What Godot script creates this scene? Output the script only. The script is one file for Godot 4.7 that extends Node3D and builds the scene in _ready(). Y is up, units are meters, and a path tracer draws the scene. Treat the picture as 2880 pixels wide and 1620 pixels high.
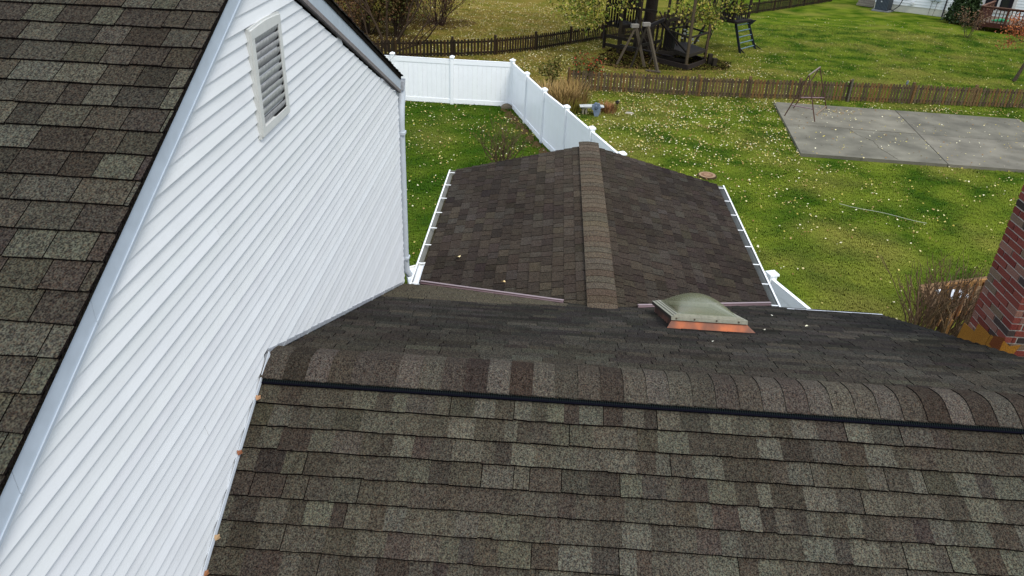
extends Node3D
# A view down over the roofs of a house into back yards in late autumn, under an even grey sky.
# x runs along the ridge of the low roof (away from the tall gable wall), y is up, z runs from the yards to the viewer.

const LOW_PITCH := 0.45      # low roof, both slopes fall away from the ridge at z = 0
const HIGH_PITCH := 0.468    # tall roof, ridge at z = HIGH_Z
const HIGH_Z := -0.63
const WING_PITCH := 0.26     # rear wing, ridge along z at x = WING_X
const WING_X := 2.4
const WING_Y := -1.48

var rng := RandomNumberGenerator.new()
var counts := {}
var butt_scale := 1.0
var M := {}
var noise := FastNoiseLite.new()
var noise_b := FastNoiseLite.new()

# ---------------------------------------------------------------- mesh builder
class MB:
	var v := PackedVector3Array()
	var n := PackedVector3Array()
	var c := PackedColorArray()
	var i := PackedInt32Array()

	func tri(a: Vector3, b: Vector3, d: Vector3, col: Color) -> void:
		var nn := (b - a).cross(d - a).normalized()
		var k := v.size()
		v.append_array(PackedVector3Array([a, b, d]))
		n.append_array(PackedVector3Array([nn, nn, nn]))
		c.append_array(PackedColorArray([col, col, col]))
		i.append_array(PackedInt32Array([k, k + 2, k + 1]))

	func quad(a: Vector3, b: Vector3, d: Vector3, e: Vector3, col: Color) -> void:   # counter-clockwise seen from outside
		var nn := (d - a).cross(e - b).normalized()
		var k := v.size()
		v.append_array(PackedVector3Array([a, b, d, e]))
		n.append_array(PackedVector3Array([nn, nn, nn, nn]))
		c.append_array(PackedColorArray([col, col, col, col]))
		i.append_array(PackedInt32Array([k, k + 2, k + 1, k, k + 3, k + 2]))

	func hexa(p: Array, col: Color) -> void:   # p: four bottom corners ccw from above, then four top corners
		quad(p[3], p[2], p[1], p[0], col)
		quad(p[4], p[5], p[6], p[7], col)
		for k in 4:
			var m: int = (k + 1) % 4
			quad(p[k], p[m], p[m + 4], p[k + 4], col)

	func box(t: Transform3D, s: Vector3, col: Color) -> void:   # centred
		var h := s * 0.5
		var p := []
		for y in [-h.y, h.y]:
			for q in [Vector2(-h.x, h.z), Vector2(h.x, h.z), Vector2(h.x, -h.z), Vector2(-h.x, -h.z)]:
				p.append(t * Vector3(q.x, y, q.y))
		hexa(p, col)

	func beam(a: Vector3, b: Vector3, w: float, h: float, col: Color, up := Vector3.UP) -> void:
		var d := (b - a).normalized()
		if absf(d.dot(up)) > 0.98:
			up = Vector3(0.2, 0, 1).normalized()
		var s := d.cross(up).normalized()
		var u := s.cross(d).normalized()
		box(Transform3D(Basis(s, u, -d), (a + b) * 0.5), Vector3(w, h, a.distance_to(b)), col)

	func tube(pts: Array, rad: Array, sides: int, col: Color, capped := true) -> void:
		var k0 := v.size()
		var side := Vector3.ZERO
		for j in pts.size():
			var d: Vector3 = (pts[mini(j + 1, pts.size() - 1)] - pts[maxi(j - 1, 0)]).normalized()
			if side == Vector3.ZERO:
				side = d.cross(Vector3.UP if absf(d.y) < 0.9 else Vector3.RIGHT).normalized()
			side = (side - d * side.dot(d)).normalized()
			var up := side.cross(d)
			for q in sides:
				var a := TAU * q / sides
				var o := side * cos(a) + up * sin(a)
				v.append(pts[j] + o * rad[j])
				n.append(o)
				c.append(col)
		for j in pts.size() - 1:
			for q in sides:
				var a: int = k0 + j * sides + q
				var b: int = k0 + j * sides + (q + 1) % sides
				i.append_array(PackedInt32Array([a, b, a + sides, b, b + sides, a + sides]))
		if capped and sides > 3:
			for e in [0, pts.size() - 1]:
				var ring: int = k0 + e * sides
				for q in range(1, sides - 1):
					if e == 0:
						tri(v[ring], v[ring + q], v[ring + q + 1], col)
					else:
						tri(v[ring], v[ring + q + 1], v[ring + q], col)

	func grid(f: Callable, nu: int, nv: int, col) -> void:   # f(u, v) -> point; smooth normals
		var k0 := v.size()
		for b in nv + 1:
			for a in nu + 1:
				var u := float(a) / nu
				var w := float(b) / nv
				var p: Vector3 = f.call(u, w)
				var e := 0.01
				var du: Vector3 = f.call(minf(u + e, 1), w) - f.call(maxf(u - e, 0), w)
				var dv: Vector3 = f.call(u, minf(w + e, 1)) - f.call(u, maxf(w - e, 0))
				v.append(p)
				n.append(du.cross(dv).normalized())
				c.append(col.call(p) if col is Callable else col)
		for b in nv:
			for a in nu:
				var k := k0 + b * (nu + 1) + a
				i.append_array(PackedInt32Array([k, k + nu + 2, k + 1, k, k + nu + 1, k + nu + 2]))

	func prism(poly: Array, depth: Vector3, col: Color) -> void:   # poly ccw seen against depth
		var m := poly.size()
		for j in m:
			var a: Vector3 = poly[j]
			var b: Vector3 = poly[(j + 1) % m]
			quad(a + depth, b + depth, b, a, col)
		for j in range(1, m - 1):
			tri(poly[0] , poly[j], poly[j + 1], col)
			tri(poly[0] + depth, poly[j + 1] + depth, poly[j] + depth, col)

	func mesh() -> ArrayMesh:
		var arr := []
		arr.resize(Mesh.ARRAY_MAX)
		arr[Mesh.ARRAY_VERTEX] = v
		arr[Mesh.ARRAY_NORMAL] = n
		arr[Mesh.ARRAY_COLOR] = c
		arr[Mesh.ARRAY_INDEX] = i
		var m := ArrayMesh.new()
		m.add_surface_from_arrays(Mesh.PRIMITIVE_TRIANGLES, arr)
		return m

# ---------------------------------------------------------------- naming
func numbered(called: String, parent: Node) -> String:
	var key = called + "|" + (str(parent.get_instance_id()) if parent != self else "top")
	var k: int = counts.get(key, 0)
	counts[key] = k + 1
	return called if k == 0 else "%s_%03d" % [called, k]

func put(called: String, what, material: Material, parent: Node = self) -> MeshInstance3D:
	var o = MeshInstance3D.new()
	o.name = numbered(called, parent)
	o.mesh = what.mesh() if what is MB else what
	o.material_override = material
	parent.add_child(o, true)
	return o

func tag(o: Node, label: String, category: String, group := "") -> Node:
	o.set_meta("label", label)
	o.set_meta("category", category)
	if group:
		o.set_meta("group", group)
	return o

func thing(called: String, label: String, category: String, at := Vector3.ZERO, group := "") -> Node3D:
	var o = Node3D.new()
	o.name = numbered(called, self)
	o.position = at
	add_child(o, true)
	tag(o, label, category, group)
	return o

func kind(o: Node, k: String) -> Node:
	o.set_meta("kind", k)
	return o

# ---------------------------------------------------------------- colours, textures, materials
func lin(r: float, g: float, b: float, k := 1.0) -> Color:
	var q = Color(r / 255.0, g / 255.0, b / 255.0).srgb_to_linear()
	return Color(q.r * k, q.g * k, q.b * k)

func vary(c: Color, a: float) -> Color:
	var k = 1.0 + rng.randf_range(-a, a)
	return Color(c.r * k, c.g * k * (1.0 + rng.randf_range(-a, a) * 0.2), c.b * k * (1.0 + rng.randf_range(-a, a) * 0.3))

func speckle(side: int, pal: Array, weights: Array, soft: float) -> ImageTexture:   # granules: each texel one of a few linear tints
	var r = RandomNumberGenerator.new()
	r.seed = side + pal.size() * 7
	var bytes = PackedByteArray()
	bytes.resize(side * side * 3)
	var table = []
	for j in 256:
		var t = j / 256.0
		var acc = 0.0
		for q in pal.size():
			acc += weights[q]
			if t < acc or q == pal.size() - 1:
				var col: Color = (pal[q] as Color).lerp(Color(0.5, 0.5, 0.5), soft).linear_to_srgb()
				table.append([int(clampf(col.r, 0, 1) * 255), int(clampf(col.g, 0, 1) * 255), int(clampf(col.b, 0, 1) * 255)])
				break
	for j in side * side:
		var e: Array = table[r.randi() & 255]
		bytes[j * 3] = e[0]
		bytes[j * 3 + 1] = e[1]
		bytes[j * 3 + 2] = e[2]
	var im = Image.create_from_data(side, side, false, Image.FORMAT_RGB8, bytes)
	im.generate_mipmaps()
	return ImageTexture.create_from_image(im)

func clouds(side: int, freq: float, lo: float, hi: float, octaves: int, sd: int, stretch := 1.0) -> ImageTexture:   # grey variation between lo and hi, tileable
	var f = FastNoiseLite.new()
	f.seed = sd
	f.noise_type = FastNoiseLite.TYPE_SIMPLEX_SMOOTH
	f.frequency = freq
	f.fractal_octaves = octaves
	var im = f.get_seamless_image(side, side)
	im.convert(Image.FORMAT_RGB8)
	var d = im.get_data()
	for j in d.size():
		d[j] = int(255.0 * (lo + (hi - lo) * d[j] / 255.0))
	return ImageTexture.create_from_image(Image.create_from_data(side, side, false, Image.FORMAT_RGB8, d))

func mat(rough: float, tex: Texture2D = null, scale := Vector3.ONE, metal := 0.0) -> StandardMaterial3D:
	var m = StandardMaterial3D.new()
	m.vertex_color_use_as_albedo = true
	m.roughness = rough
	m.metallic = metal
	m.metallic_specular = 0.5 if rough < 0.6 else 0.3
	if tex:
		m.albedo_texture = tex
		m.uv1_triplanar = true
		m.uv1_world_triplanar = true
		m.uv1_scale = scale
	return m

func make_materials() -> void:
	var gran = speckle(1024, [Color(0.09, 0.085, 0.085), Color(0.46, 0.44, 0.41), Color(0.98, 0.94, 0.8), Color(0.82, 0.9, 0.82), Color(0.7, 0.5, 0.4), Color(0.34, 0.32, 0.36)], [0.26, 0.22, 0.17, 0.14, 0.09, 0.12], 0.0)
	M.shingle = mat(0.95, gran, Vector3(0.23, 0.23, 0.23))
	M.shingle.metallic_specular = 0.12
	M.vinyl = mat(0.42, clouds(512, 0.012, 0.965, 1.0, 4, 3), Vector3(0.5, 0.5, 0.5))
	M.trim = mat(0.4, clouds(512, 0.02, 0.94, 1.0, 4, 5), Vector3(0.8, 0.8, 0.8))
	M.dirty_trim = mat(0.55, clouds(512, 0.03, 0.74, 1.0, 5, 6), Vector3(1.6, 1.6, 1.6))
	M.fence_vinyl = mat(0.35, clouds(256, 0.02, 0.98, 1.0, 3, 9), Vector3(0.4, 0.4, 0.4))
	M.plastic = mat(0.5)
	M.wood = mat(0.85, clouds(512, 0.03, 0.5, 1.0, 5, 11), Vector3(2.5, 0.9, 2.5))
	M.copper = mat(0.5, clouds(512, 0.008, 0.3, 1.0, 5, 12), Vector3(1.1, 1.1, 1.1), 0.0)
	M.brick = mat(0.9, clouds(512, 0.06, 0.45, 1.0, 5, 13), Vector3(3, 3, 3))
	M.mortar = mat(0.95, clouds(256, 0.1, 0.7, 1.0, 4, 14), Vector3(4, 4, 4))
	M.concrete = mat(0.93, clouds(1024, 0.007, 0.68, 1.0, 8, 15), Vector3(0.09, 0.09, 0.09))
	M.soil = mat(1.0, clouds(1024, 0.05, 0.6, 1.0, 6, 16), Vector3(0.33, 0.33, 0.33))
	M.soil.metallic_specular = 0.0
	M.leaf = mat(0.8)
	M.leaf.metallic_specular = 0.2
	M.crown = mat(0.7)
	M.crown.backlight_enabled = true
	M.crown.backlight = Color(0.35, 0.4, 0.1)
	M.bark = mat(0.95, clouds(512, 0.04, 0.4, 1.0, 5, 17), Vector3(1.5, 0.5, 1.5))
	M.iron = mat(0.6, null, Vector3.ONE, 0.3)
	M.stone = mat(0.9, clouds(256, 0.08, 0.6, 1.0, 4, 18), Vector3(3, 3, 3))
	M.rubber = mat(0.9)
	M.rubber.metallic_specular = 0.1
	M.glass = mat(0.08)
	var dome = StandardMaterial3D.new()
	dome.albedo_color = Color(0.44, 0.45, 0.33, 0.6)
	dome.transparency = BaseMaterial3D.TRANSPARENCY_ALPHA
	dome.roughness = 0.26
	dome.metallic_specular = 0.65
	dome.cull_mode = BaseMaterial3D.CULL_DISABLED
	M.dome = dome

# ---------------------------------------------------------------- the lie of the land and of the roofs
func gy(z: float) -> float:
	return -4.8 + 0.05 * minf(z, 0.0)

func ground(x: float, z: float, h := 0.0) -> Vector3:
	return Vector3(x, gy(z) + h, z)

class Frame:   # a roof slope: u along the courses, d down the slope, h off it
	var o: Vector3
	var u: Vector3
	var d: Vector3
	var n: Vector3
	func _init(oo: Vector3, uu: Vector3, dd: Vector3) -> void:
		o = oo
		u = uu.normalized()
		d = dd.normalized()
		n = u.cross(d).normalized()
		if n.y < 0:
			n = -n
	func at(a: float, b: float, h: float) -> Vector3:
		return o + u * a + d * b + n * h

func oriented(mb: MB, p: Array, up: Vector3, col: Color) -> void:   # a quad turned to face up
	if (p[2] - p[0]).cross(p[3] - p[1]).dot(up) < 0:
		p.reverse()
	mb.quad(p[0], p[1], p[2], p[3], col)

func shingle_into(mb: MB, f: Frame, u0: float, u1: float, b0: float, b1: float, thick: float, col: Color, u0b := INF, u1b := INF, open_side := true) -> void:
	# a thin slab from b0 (tucked under the course above) to its butt at b1
	if u0b == INF: u0b = u0
	if u1b == INF: u1b = u1
	var j0 = rng.randf_range(-0.004, 0.004)
	var j1 = rng.randf_range(-0.004, 0.004)
	var A = f.at(u0, b0 - 0.02, 0.0)
	var B = f.at(u1, b0 - 0.02, 0.0)
	var C = f.at(u1b, b1 + j1, thick)
	var D = f.at(u0b, b1 + j0, thick)
	var Cb = f.at(u1b, b1 + j1, -0.004)
	var Db = f.at(u0b, b1 + j0, -0.004)
	var Ab = f.at(u0, b0 - 0.02, -0.006)
	var Bb = f.at(u1, b0 - 0.02, -0.006)
	oriented(mb, [A, B, C, D], f.n, col)
	var cut = Color(0.02, 0.019, 0.018)      # asphalt core shows black at the cut edges
	oriented(mb, [D, C, Cb, Db], f.d, cut)
	var edge = cut if open_side else col
	oriented(mb, [A, D, Db, Ab], f.u * -1.0, edge)
	oriented(mb, [B, C, Cb, Bb], f.u, edge)

# front-slope shingle tones as granule mixes (product colours)
func tone(pal: Array, weights: Array) -> Color:
	var t = rng.randf()
	for q in pal.size():
		t -= weights[q]
		if t <= 0 or q == pal.size() - 1:
			return vary(pal[q], 0.1)
	return pal[0]

func lay(parent: Node, f: Frame, rows: Array, span: Callable, wmin: float, wmax: float, paint: Callable, limit: int, rest_name: String, seam := 0.0) -> void:
	# rows: [[top, butt], ...]; span(b) -> [u from, u to]; the first `limit` shingles are pieces, the rest one joined part
	var rest = MB.new()
	var made = 0
	for row in rows:
		var b0: float = row[0]
		var b1: float = row[1]
		var s0: Array = span.call(b0)
		var s1: Array = span.call(b1)
		var lo: float = minf(s0[0], s1[0])
		var hi: float = maxf(s0[1], s1[1])
		var u = lo - rng.randf_range(0.0, wmax * 0.8)
		var high = rng.randf() < 0.5
		var was_gap = false
		while u < hi:
			var w = rng.randf_range(wmin, wmax)
			var e = u + w
			var gap = (0.005 if rng.randf() < 0.16 else 0.0) if seam == 0.0 else seam
			var u0t: float = maxf(u, s0[0])
			var u1t: float = minf(e - gap, s0[1])
			var u0b: float = maxf(u, s1[0])
			var u1b: float = minf(e - gap, s1[1])
			if u1t - u0t > 0.004 or u1b - u0b > 0.004:
				if u1t < u0t:
					u1t = u0t
				if u1b < u0b:
					u1b = u0b
				var thick = (0.0142 if high else 0.013) * butt_scale + rng.randf_range(-0.0005, 0.0005)
				var col: Color = paint.call((u + e) * 0.5, b1, high)
				if made < limit:
					var mb = MB.new()
					shingle_into(mb, f, u0t, u1t, b0, b1, thick, col, u0b, u1b, gap > 0.0 or was_gap)
					put("shingle", mb, M.shingle, parent)
					made += 1
				else:
					shingle_into(rest, f, u0t, u1t, b0, b1, thick, col, u0b, u1b, gap > 0.0 or was_gap)
			was_gap = gap > 0.0
			u = e
			high = not high
	if rest.v.size():
		kind(put(rest_name, rest, M.shingle, parent), "stuff")

# ---------------------------------------------------------------- _ready
func _ready() -> void:
	rng.seed = 20240611
	noise.seed = 4
	noise.frequency = 0.09
	noise.fractal_octaves = 4
	noise_b.seed = 9
	noise_b.frequency = 0.45
	noise_b.fractal_octaves = 3
	var cam = Camera3D.new()
	cam.name = "camera"
	cam.transform = Transform3D(Basis(Vector3(0.99762, 0.03823, -0.05737), Vector3(-0.06173, 0.86591, -0.49638), Vector3(0.03070, 0.49874, 0.86621)).orthonormalized(), Vector3(1.667, 2.852, 3.921))
	cam.fov = 40.73
	cam.near = 0.05
	cam.far = 900.0
	add_child(cam)
	cam.current = true
	var env = Environment.new()
	env.background_mode = Environment.BG_SKY
	var sm = ProceduralSkyMaterial.new()
	sm.sky_top_color = Color(0.80, 0.84, 0.90)
	sm.sky_horizon_color = Color(0.74, 0.77, 0.81)
	sm.sky_curve = 0.25
	sm.ground_bottom_color = Color(0.22, 0.22, 0.16)
	sm.ground_horizon_color = Color(0.5, 0.52, 0.52)
	sm.sky_energy_multiplier = 1.0
	var sky = Sky.new()
	sky.sky_material = sm
	env.sky = sky
	env.tonemap_mode = Environment.TONE_MAPPER_LINEAR
	env.tonemap_exposure = 2.12
	env.sdfgi_enabled = true
	env.ssao_enabled = true
	env.ssil_enabled = true
	var we = WorldEnvironment.new()
	we.name = "environment"
	we.environment = env
	add_child(we)
	var sun = DirectionalLight3D.new()
	sun.name = "sun"
	sun.light_energy = 0.42
	sun.light_color = Color(1.0, 0.98, 0.95)
	sun.light_angular_distance = 20.0
	sun.shadow_enabled = true
	sun.look_at_from_position(Vector3(0.45, 1.1, 0.6), Vector3.ZERO)
	add_child(sun)

	make_materials()
	build_ground()
	build_tall_house()
	build_low_house()
	build_rear_wing()
	build_chimney()
	build_skylight()
	build_white_fence()
	build_picket_fences()
	build_slab_and_stand()
	build_playset()
	build_big_tree()
	build_left_growth()
	build_neighbour()
	build_yard_things()
	build_near_deck()
	build_roof_litter()
	build_lawn_cover()

# ---------------------------------------------------------------- ground
func lawn_tint(x: float, z: float) -> Color:
	# real turf colours: green mown lawn, straw patches, olive leaf-strewn field behind
	var a = noise.get_noise_2d(x * 2.0, z * 2.0)
	var b = noise_b.get_noise_2d(x * 1.3, z * 1.3)
	var g = lin(114, 129, 44, 0.9)
	var dark = lin(60, 92, 24, 0.84)
	var straw = lin(152, 144, 74, 0.82)
	var col = g.lerp(dark, clampf(0.4 + b * 1.25, 0, 1)).lerp(straw, clampf(a * 1.1 - 0.02, 0, 0.75))
	if x < 1.6 + (-20.8 - z) * -0.29 and z > -25.6:      # fenced yard: deeper green
		col = g.lerp(dark, clampf(0.75 + b * 0.6, 0, 1)).lerp(straw, clampf(a * 0.9 - 0.2, 0, 0.7))
	# the field beyond the far picket fence and below the trees
	var olive = lin(138, 122, 62, 0.9).lerp(lin(112, 112, 46, 0.9), clampf(0.4 + b, 0, 1))
	var f = clampf((8.0 - x) / 7.0, 0, 1) * clampf((-26.5 - z) / 4.0, 0, 1)
	f = maxf(f, clampf((-z - 27.0) / 6.0, 0, 1) * clampf((14.0 - x) / 6.0, 0, 1) * 0.75)
	return col.lerp(olive, f)

func build_ground() -> void:
	var mb = MB.new()
	var nx = 150
	var nz = 180
	var k0 = 0
	for b in nz + 1:
		for a in nx + 1:
			var x = -22.0 + 70.0 * a / nx
			var z = -4.0 - 76.0 * b / nz
			mb.v.append(Vector3(x, gy(z) + noise_b.get_noise_2d(x, z) * 0.02, z))
			mb.n.append(Vector3(0, 1, -0.05).normalized())
			mb.c.append(lawn_tint(x, z))
	for b in nz:
		for a in nx:
			var k = k0 + b * (nx + 1) + a
			mb.i.append_array(PackedInt32Array([k, k + nx + 2, k + 1, k, k + nx + 1, k + nx + 2]))
	# outskirts, out to the horizon
	var far = lin(96, 98, 40, 0.6)
	var rects = [[-500, -22, -500, 300], [48, 500, -500, 300], [-22, 48, -500, -80], [-22, 48, -4, 300]]
	for r in rects:
		var zs = [r[2], 0.0, r[3]] if r[2] < 0 and r[3] > 0 else [r[2], r[3]]
		for j in zs.size() - 1:
			mb.quad(ground(r[0], zs[j + 1]), ground(r[1], zs[j + 1]), ground(r[1], zs[j]), ground(r[0], zs[j]), far)
	kind(put("ground", mb, M.soil), "structure")

# ---------------------------------------------------------------- tall house on the left
func high_y(z: float, top: float) -> float:
	return top - HIGH_PITCH * absf(z - HIGH_Z)

func build_tall_house() -> void:
	var h = thing("two_storey_house", "tall house with white lap siding gable, grey rake boards and brown shingle roof", "house")
	var white = lin(236, 239, 241, 0.8)
	# backing body under the siding
	var body = MB.new()
	var poly = [Vector3(-0.002, -6.0, 3.2), Vector3(-0.002, -6.0, -4.5), Vector3(-0.002, high_y(-4.5, 2.2), -4.5), Vector3(-0.002, 2.2, HIGH_Z), Vector3(-0.002, high_y(3.2, 2.2), 3.2)]
	body.prism(poly, Vector3(-7.0, 0, 0), lin(90, 92, 96))
	var wall = put("gable_wall", body, M.vinyl, h)
	# siding: three courses to a panel, each course a board of its own
	var step = 0.0752
	var y = 2.15
	var course = 0
	var seams = {9: -2.3, 22: -2.1, 23: -2.05, 30: -3.1, 31: -2.55, 37: -2.0, 38: -1.95, 39: -1.9, 14: 0.4, 34: -3.5, 35: -3.55, 18: -0.9, 26: 0.9}
	while y > -2.0:
		var y1 = y
		var y0 = y - step
		var lip = 0.0205 if course % 3 == 2 else 0.0165
		var spans = []
		var lt = 2.262
		var rt = 2.188
		var zl0 = HIGH_Z + (lt - y0) / HIGH_PITCH
		var zl1 = HIGH_Z + (lt - y1) / HIGH_PITCH
		var zr0 = HIGH_Z - (rt - y0) / HIGH_PITCH
		var zr1 = HIGH_Z - maxf(rt - y1, 0.0) / HIGH_PITCH
		zl0 = minf(zl0, 3.2)
		zl1 = minf(zl1, 3.2)
		zr0 = maxf(zr0, -4.5)
		zr1 = maxf(zr1, -4.5)
		if y0 >= 0.0:
			spans.append([zr0, zl0, zr1, zl1])
		else:
			var c0 = -y0 / LOW_PITCH + 0.015
			var c1 = maxf(-y1, 0.0) / LOW_PITCH + 0.015
			if zl0 > c0:
				spans.append([minf(c0, zl0), zl0, minf(c1, zl1), zl1])
			if -4.5 < -c0:
				spans.append([zr0, maxf(-c0, -4.5), zr1, maxf(-c1, -4.5)])
		for s in spans:
			var cuts = [[s[0], s[1], s[2], s[3]]]
			if seams.has(course) and seams[course] > s[0] and seams[course] < s[1]:
				var q: float = seams[course]
				cuts = [[s[0], q, s[2], q], [q + 0.003, s[1], q + 0.003, s[3]]]
			for c in cuts:
				var mb = MB.new()
				var col = vary(white, 0.018)
				var out = lip + rng.randf_range(-0.001, 0.001)
				var a = Vector3(0.002, y0, c[0])
				var b = Vector3(0.002, y0, c[1])
				var b1 = Vector3(out, y0, c[1])
				var a1 = Vector3(out, y0, c[0])
				var mid_y = lerpf(y0, y1, 0.35)
				var am = Vector3(out * 0.7, mid_y, lerpf(c[0], c[2], 0.35))
				var bm = Vector3(out * 0.7, mid_y, lerpf(c[1], c[3], 0.35))
				var at = Vector3(0.003, y1 + 0.003, c[2])
				var bt = Vector3(0.003, y1 + 0.003, c[3])
				oriented(mb, [a, b, b1, a1], Vector3.DOWN, col)
				oriented(mb, [a1, b1, bm, am], Vector3.RIGHT, col)
				oriented(mb, [am, bm, bt, at], Vector3.RIGHT, col)
				mb.tri(a, a1, am, col)
				mb.tri(a, am, at, col)
				mb.tri(b, bm, b1, col)
				mb.tri(b, bt, bm, col)
				put("siding_board", mb, M.vinyl, wall)
		y -= step
		course += 1
	# rake boards (aluminium wrapped), in lengths that butt together
	var grey = lin(196, 208, 220, 0.8)
	var cuts_l = [HIGH_Z, 1.56, 2.16, 3.3]
	for j in 3:
		var mb = MB.new()
		var za: float = cuts_l[j] + (0.001 if j else 0.0)
		var zb: float = cuts_l[j + 1] - 0.001
		var p = []
		for xx in [0.0, 0.036]:
			p.append([Vector3(xx, high_y(za, 2.256), za), Vector3(xx, high_y(zb, 2.256), zb), Vector3(xx, high_y(zb, 2.372), zb), Vector3(xx, high_y(za, 2.372), za)])
		mb.prism(p[1], Vector3(-0.036, 0, 0), grey)
		var rk = put("rake_board", mb, M.trim, h)
		var bead = MB.new()
		bead.prism([Vector3(0.041, high_y(za, 2.247), za), Vector3(0.041, high_y(zb, 2.247), zb), Vector3(0.041, high_y(zb, 2.262), zb), Vector3(0.041, high_y(za, 2.262), za)], Vector3(-0.04, 0, 0), grey * 0.9)
		put("rake_bead", bead, M.trim, rk)
	var cuts_r = [HIGH_Z, -2.47, -4.56]
	for j in 2:
		var mb = MB.new()
		var za: float = cuts_r[j] - (0.0015 if j else 0.0)
		var zb: float = cuts_r[j + 1] + 0.0015
		mb.prism([Vector3(0.035, high_y(zb, 2.238), zb), Vector3(0.035, high_y(za, 2.238), za), Vector3(0.035, high_y(za, 2.386), za), Vector3(0.035, high_y(zb, 2.386), zb)], Vector3(-0.035, 0, 0), grey * 0.95)
		var rk = put("rake_board", mb, M.trim, h)
		var strip = MB.new()
		strip.prism([Vector3(0.039, high_y(zb, 2.218), zb), Vector3(0.039, high_y(za, 2.218), za), Vector3(0.039, high_y(za, 2.252), za), Vector3(0.039, high_y(zb, 2.252), zb)], Vector3(-0.039, 0, 0), lin(150, 142, 140, 0.75))
		put("weathered_strip", strip, M.dirty_trim, rk)
	# roof slopes: deck plus shingles
	for sgn in [1.0, -1.0]:
		var f = Frame.new(Vector3(0.0, 2.415, HIGH_Z), Vector3.LEFT, Vector3(0, -HIGH_PITCH, sgn))
		var deck = MB.new()
		deck.hexa([f.at(-0.045, 0, -0.04), f.at(7.0, 0, -0.04), f.at(7.0, 4.35, -0.04), f.at(-0.045, 4.35, -0.04), f.at(-0.045, 0, -0.006), f.at(7.0, 0, -0.006), f.at(7.0, 4.35, -0.006), f.at(-0.045, 4.35, -0.006)], lin(48, 44, 42))
		var slope = put("roof_slope", deck, M.shingle, h)
		var rows = []
		var b = 0.25
		while b < 4.3:
			rows.append([b, b + 0.1375])
			b += 0.1375
		butt_scale = 0.9
		if sgn > 0:
			var vis = []
			var hid = []
			for r in rows:
				if r[1] > 0.6 and r[1] < 3.5:
					vis.append(r)
				else:
					hid.append(r)
			lay(slope, f, vis, func(_b): return [-0.058, 1.75], 0.1, 0.24, paint_high, 290, "further_shingles", 0.005)
			lay(slope, f, hid, func(_b): return [-0.058, 1.75], 0.14, 0.24, paint_high, 0, "further_shingles")
			lay(slope, f, rows, func(_b): return [1.75, 6.9], 0.14, 0.26, paint_high, 0, "further_shingles")
		else:
			lay(slope, f, rows, func(_b): return [-0.06 + rng.randf_range(-0.004, 0.004), 3.0], 0.14, 0.26, paint_dark, 0, "further_shingles")
	var cap = MB.new()
	for j in 42:
		cap_piece(cap, Vector3(0.06 - j * 0.14, 2.42, HIGH_Z), Vector3.LEFT, Vector3(0, 0, 1), HIGH_PITCH, 0.15, 0.145, tone(PAL_CAP, [0.4, 0.3, 0.3]), 0.012)
	kind(put("ridge_caps", cap, M.shingle, h), "stuff")
	# corner post, eave gutter and downspout at the back corner
	var post = MB.new()
	post.box(Transform3D(Basis(), Vector3(-0.02, -0.78, -4.53)), Vector3(0.045, 2.36, 0.05), lin(200, 206, 214, 0.8))
	put("corner_post", post, M.trim, h)
	var gut = MB.new()
	gutter_into(gut, Vector3(-6.9, high_y(-4.66, 2.36), -4.68), Vector3(0.045, high_y(-4.66, 2.36), -4.68), Vector3(0, 0, -1), lin(205, 210, 216, 0.8))
	put("eave_gutter", gut, M.dirty_trim, h)
	var spout = MB.new()
	var pts = [Vector3(0.005, 0.42, -4.74), Vector3(0.01, 0.3, -4.73), Vector3(0.012, 0.18, -4.66), Vector3(0.012, 0.0, -4.62), Vector3(0.012, -1.75, -4.62), Vector3(0.02, -1.9, -4.62), Vector3(0.06, -1.98, -4.64)]
	var rad = [0.045, 0.045, 0.043, 0.043, 0.043, 0.043, 0.04]
	spout.tube(pts, rad, 8, lin(206, 214, 222, 0.8))
	var sp = put("downspout", spout, M.trim, h)
	for yy in [-0.1, -1.72]:
		var band = MB.new()
		band.box(Transform3D(Basis(), Vector3(0.012, yy, -4.62)), Vector3(0.1, 0.03, 0.1), lin(206, 214, 222, 0.8))
		put("strap", band, M.trim, sp)
	build_gable_vent(h)
	# flashing where the low roof meets the wall
	var gm = lin(188, 193, 199, 0.8)
	var z = -4.4
	while z < -0.02:
		var z2 = minf(z + rng.randf_range(0.9, 1.4), -0.012)
		var mb = MB.new()
		mb.prism([Vector3(0.02, LOW_PITCH * z + 0.01, z), Vector3(0.02, LOW_PITCH * z2 + 0.01, z2), Vector3(0.02, LOW_PITCH * z2 + 0.042, z2), Vector3(0.02, LOW_PITCH * z + 0.038, z)], Vector3(-0.018, 0, 0), vary(gm, 0.1))
		put("wall_flashing", mb, M.dirty_trim, h)
		z = z2 + 0.002
	z = 0.004
	while z < 3.1:
		var z2 = z + rng.randf_range(0.5, 0.9)
		var mb = MB.new()
		var lift = rng.randf_range(0.002, 0.01)
		mb.prism([Vector3(0.026 + lift, -LOW_PITCH * z + 0.012, z), Vector3(0.026, -LOW_PITCH * z2 + 0.012, z2), Vector3(0.022, -LOW_PITCH * z2 + 0.034, z2), Vector3(0.022 + lift, -LOW_PITCH * z + 0.034, z)], Vector3(-0.006, 0, 0), lin(205, 212, 220, 0.75))
		mb.prism([Vector3(0.03, -LOW_PITCH * z + 0.012, z), Vector3(0.03, -LOW_PITCH * z2 + 0.012, z2), Vector3(0.03, -LOW_PITCH * z2 + 0.017, z2), Vector3(0.03, -LOW_PITCH * z + 0.017, z)], Vector3(-0.026, 0, 0), lin(170, 176, 184, 0.7))
		put("siding_channel", mb, M.trim, h)
		z = z2 + 0.001

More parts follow.
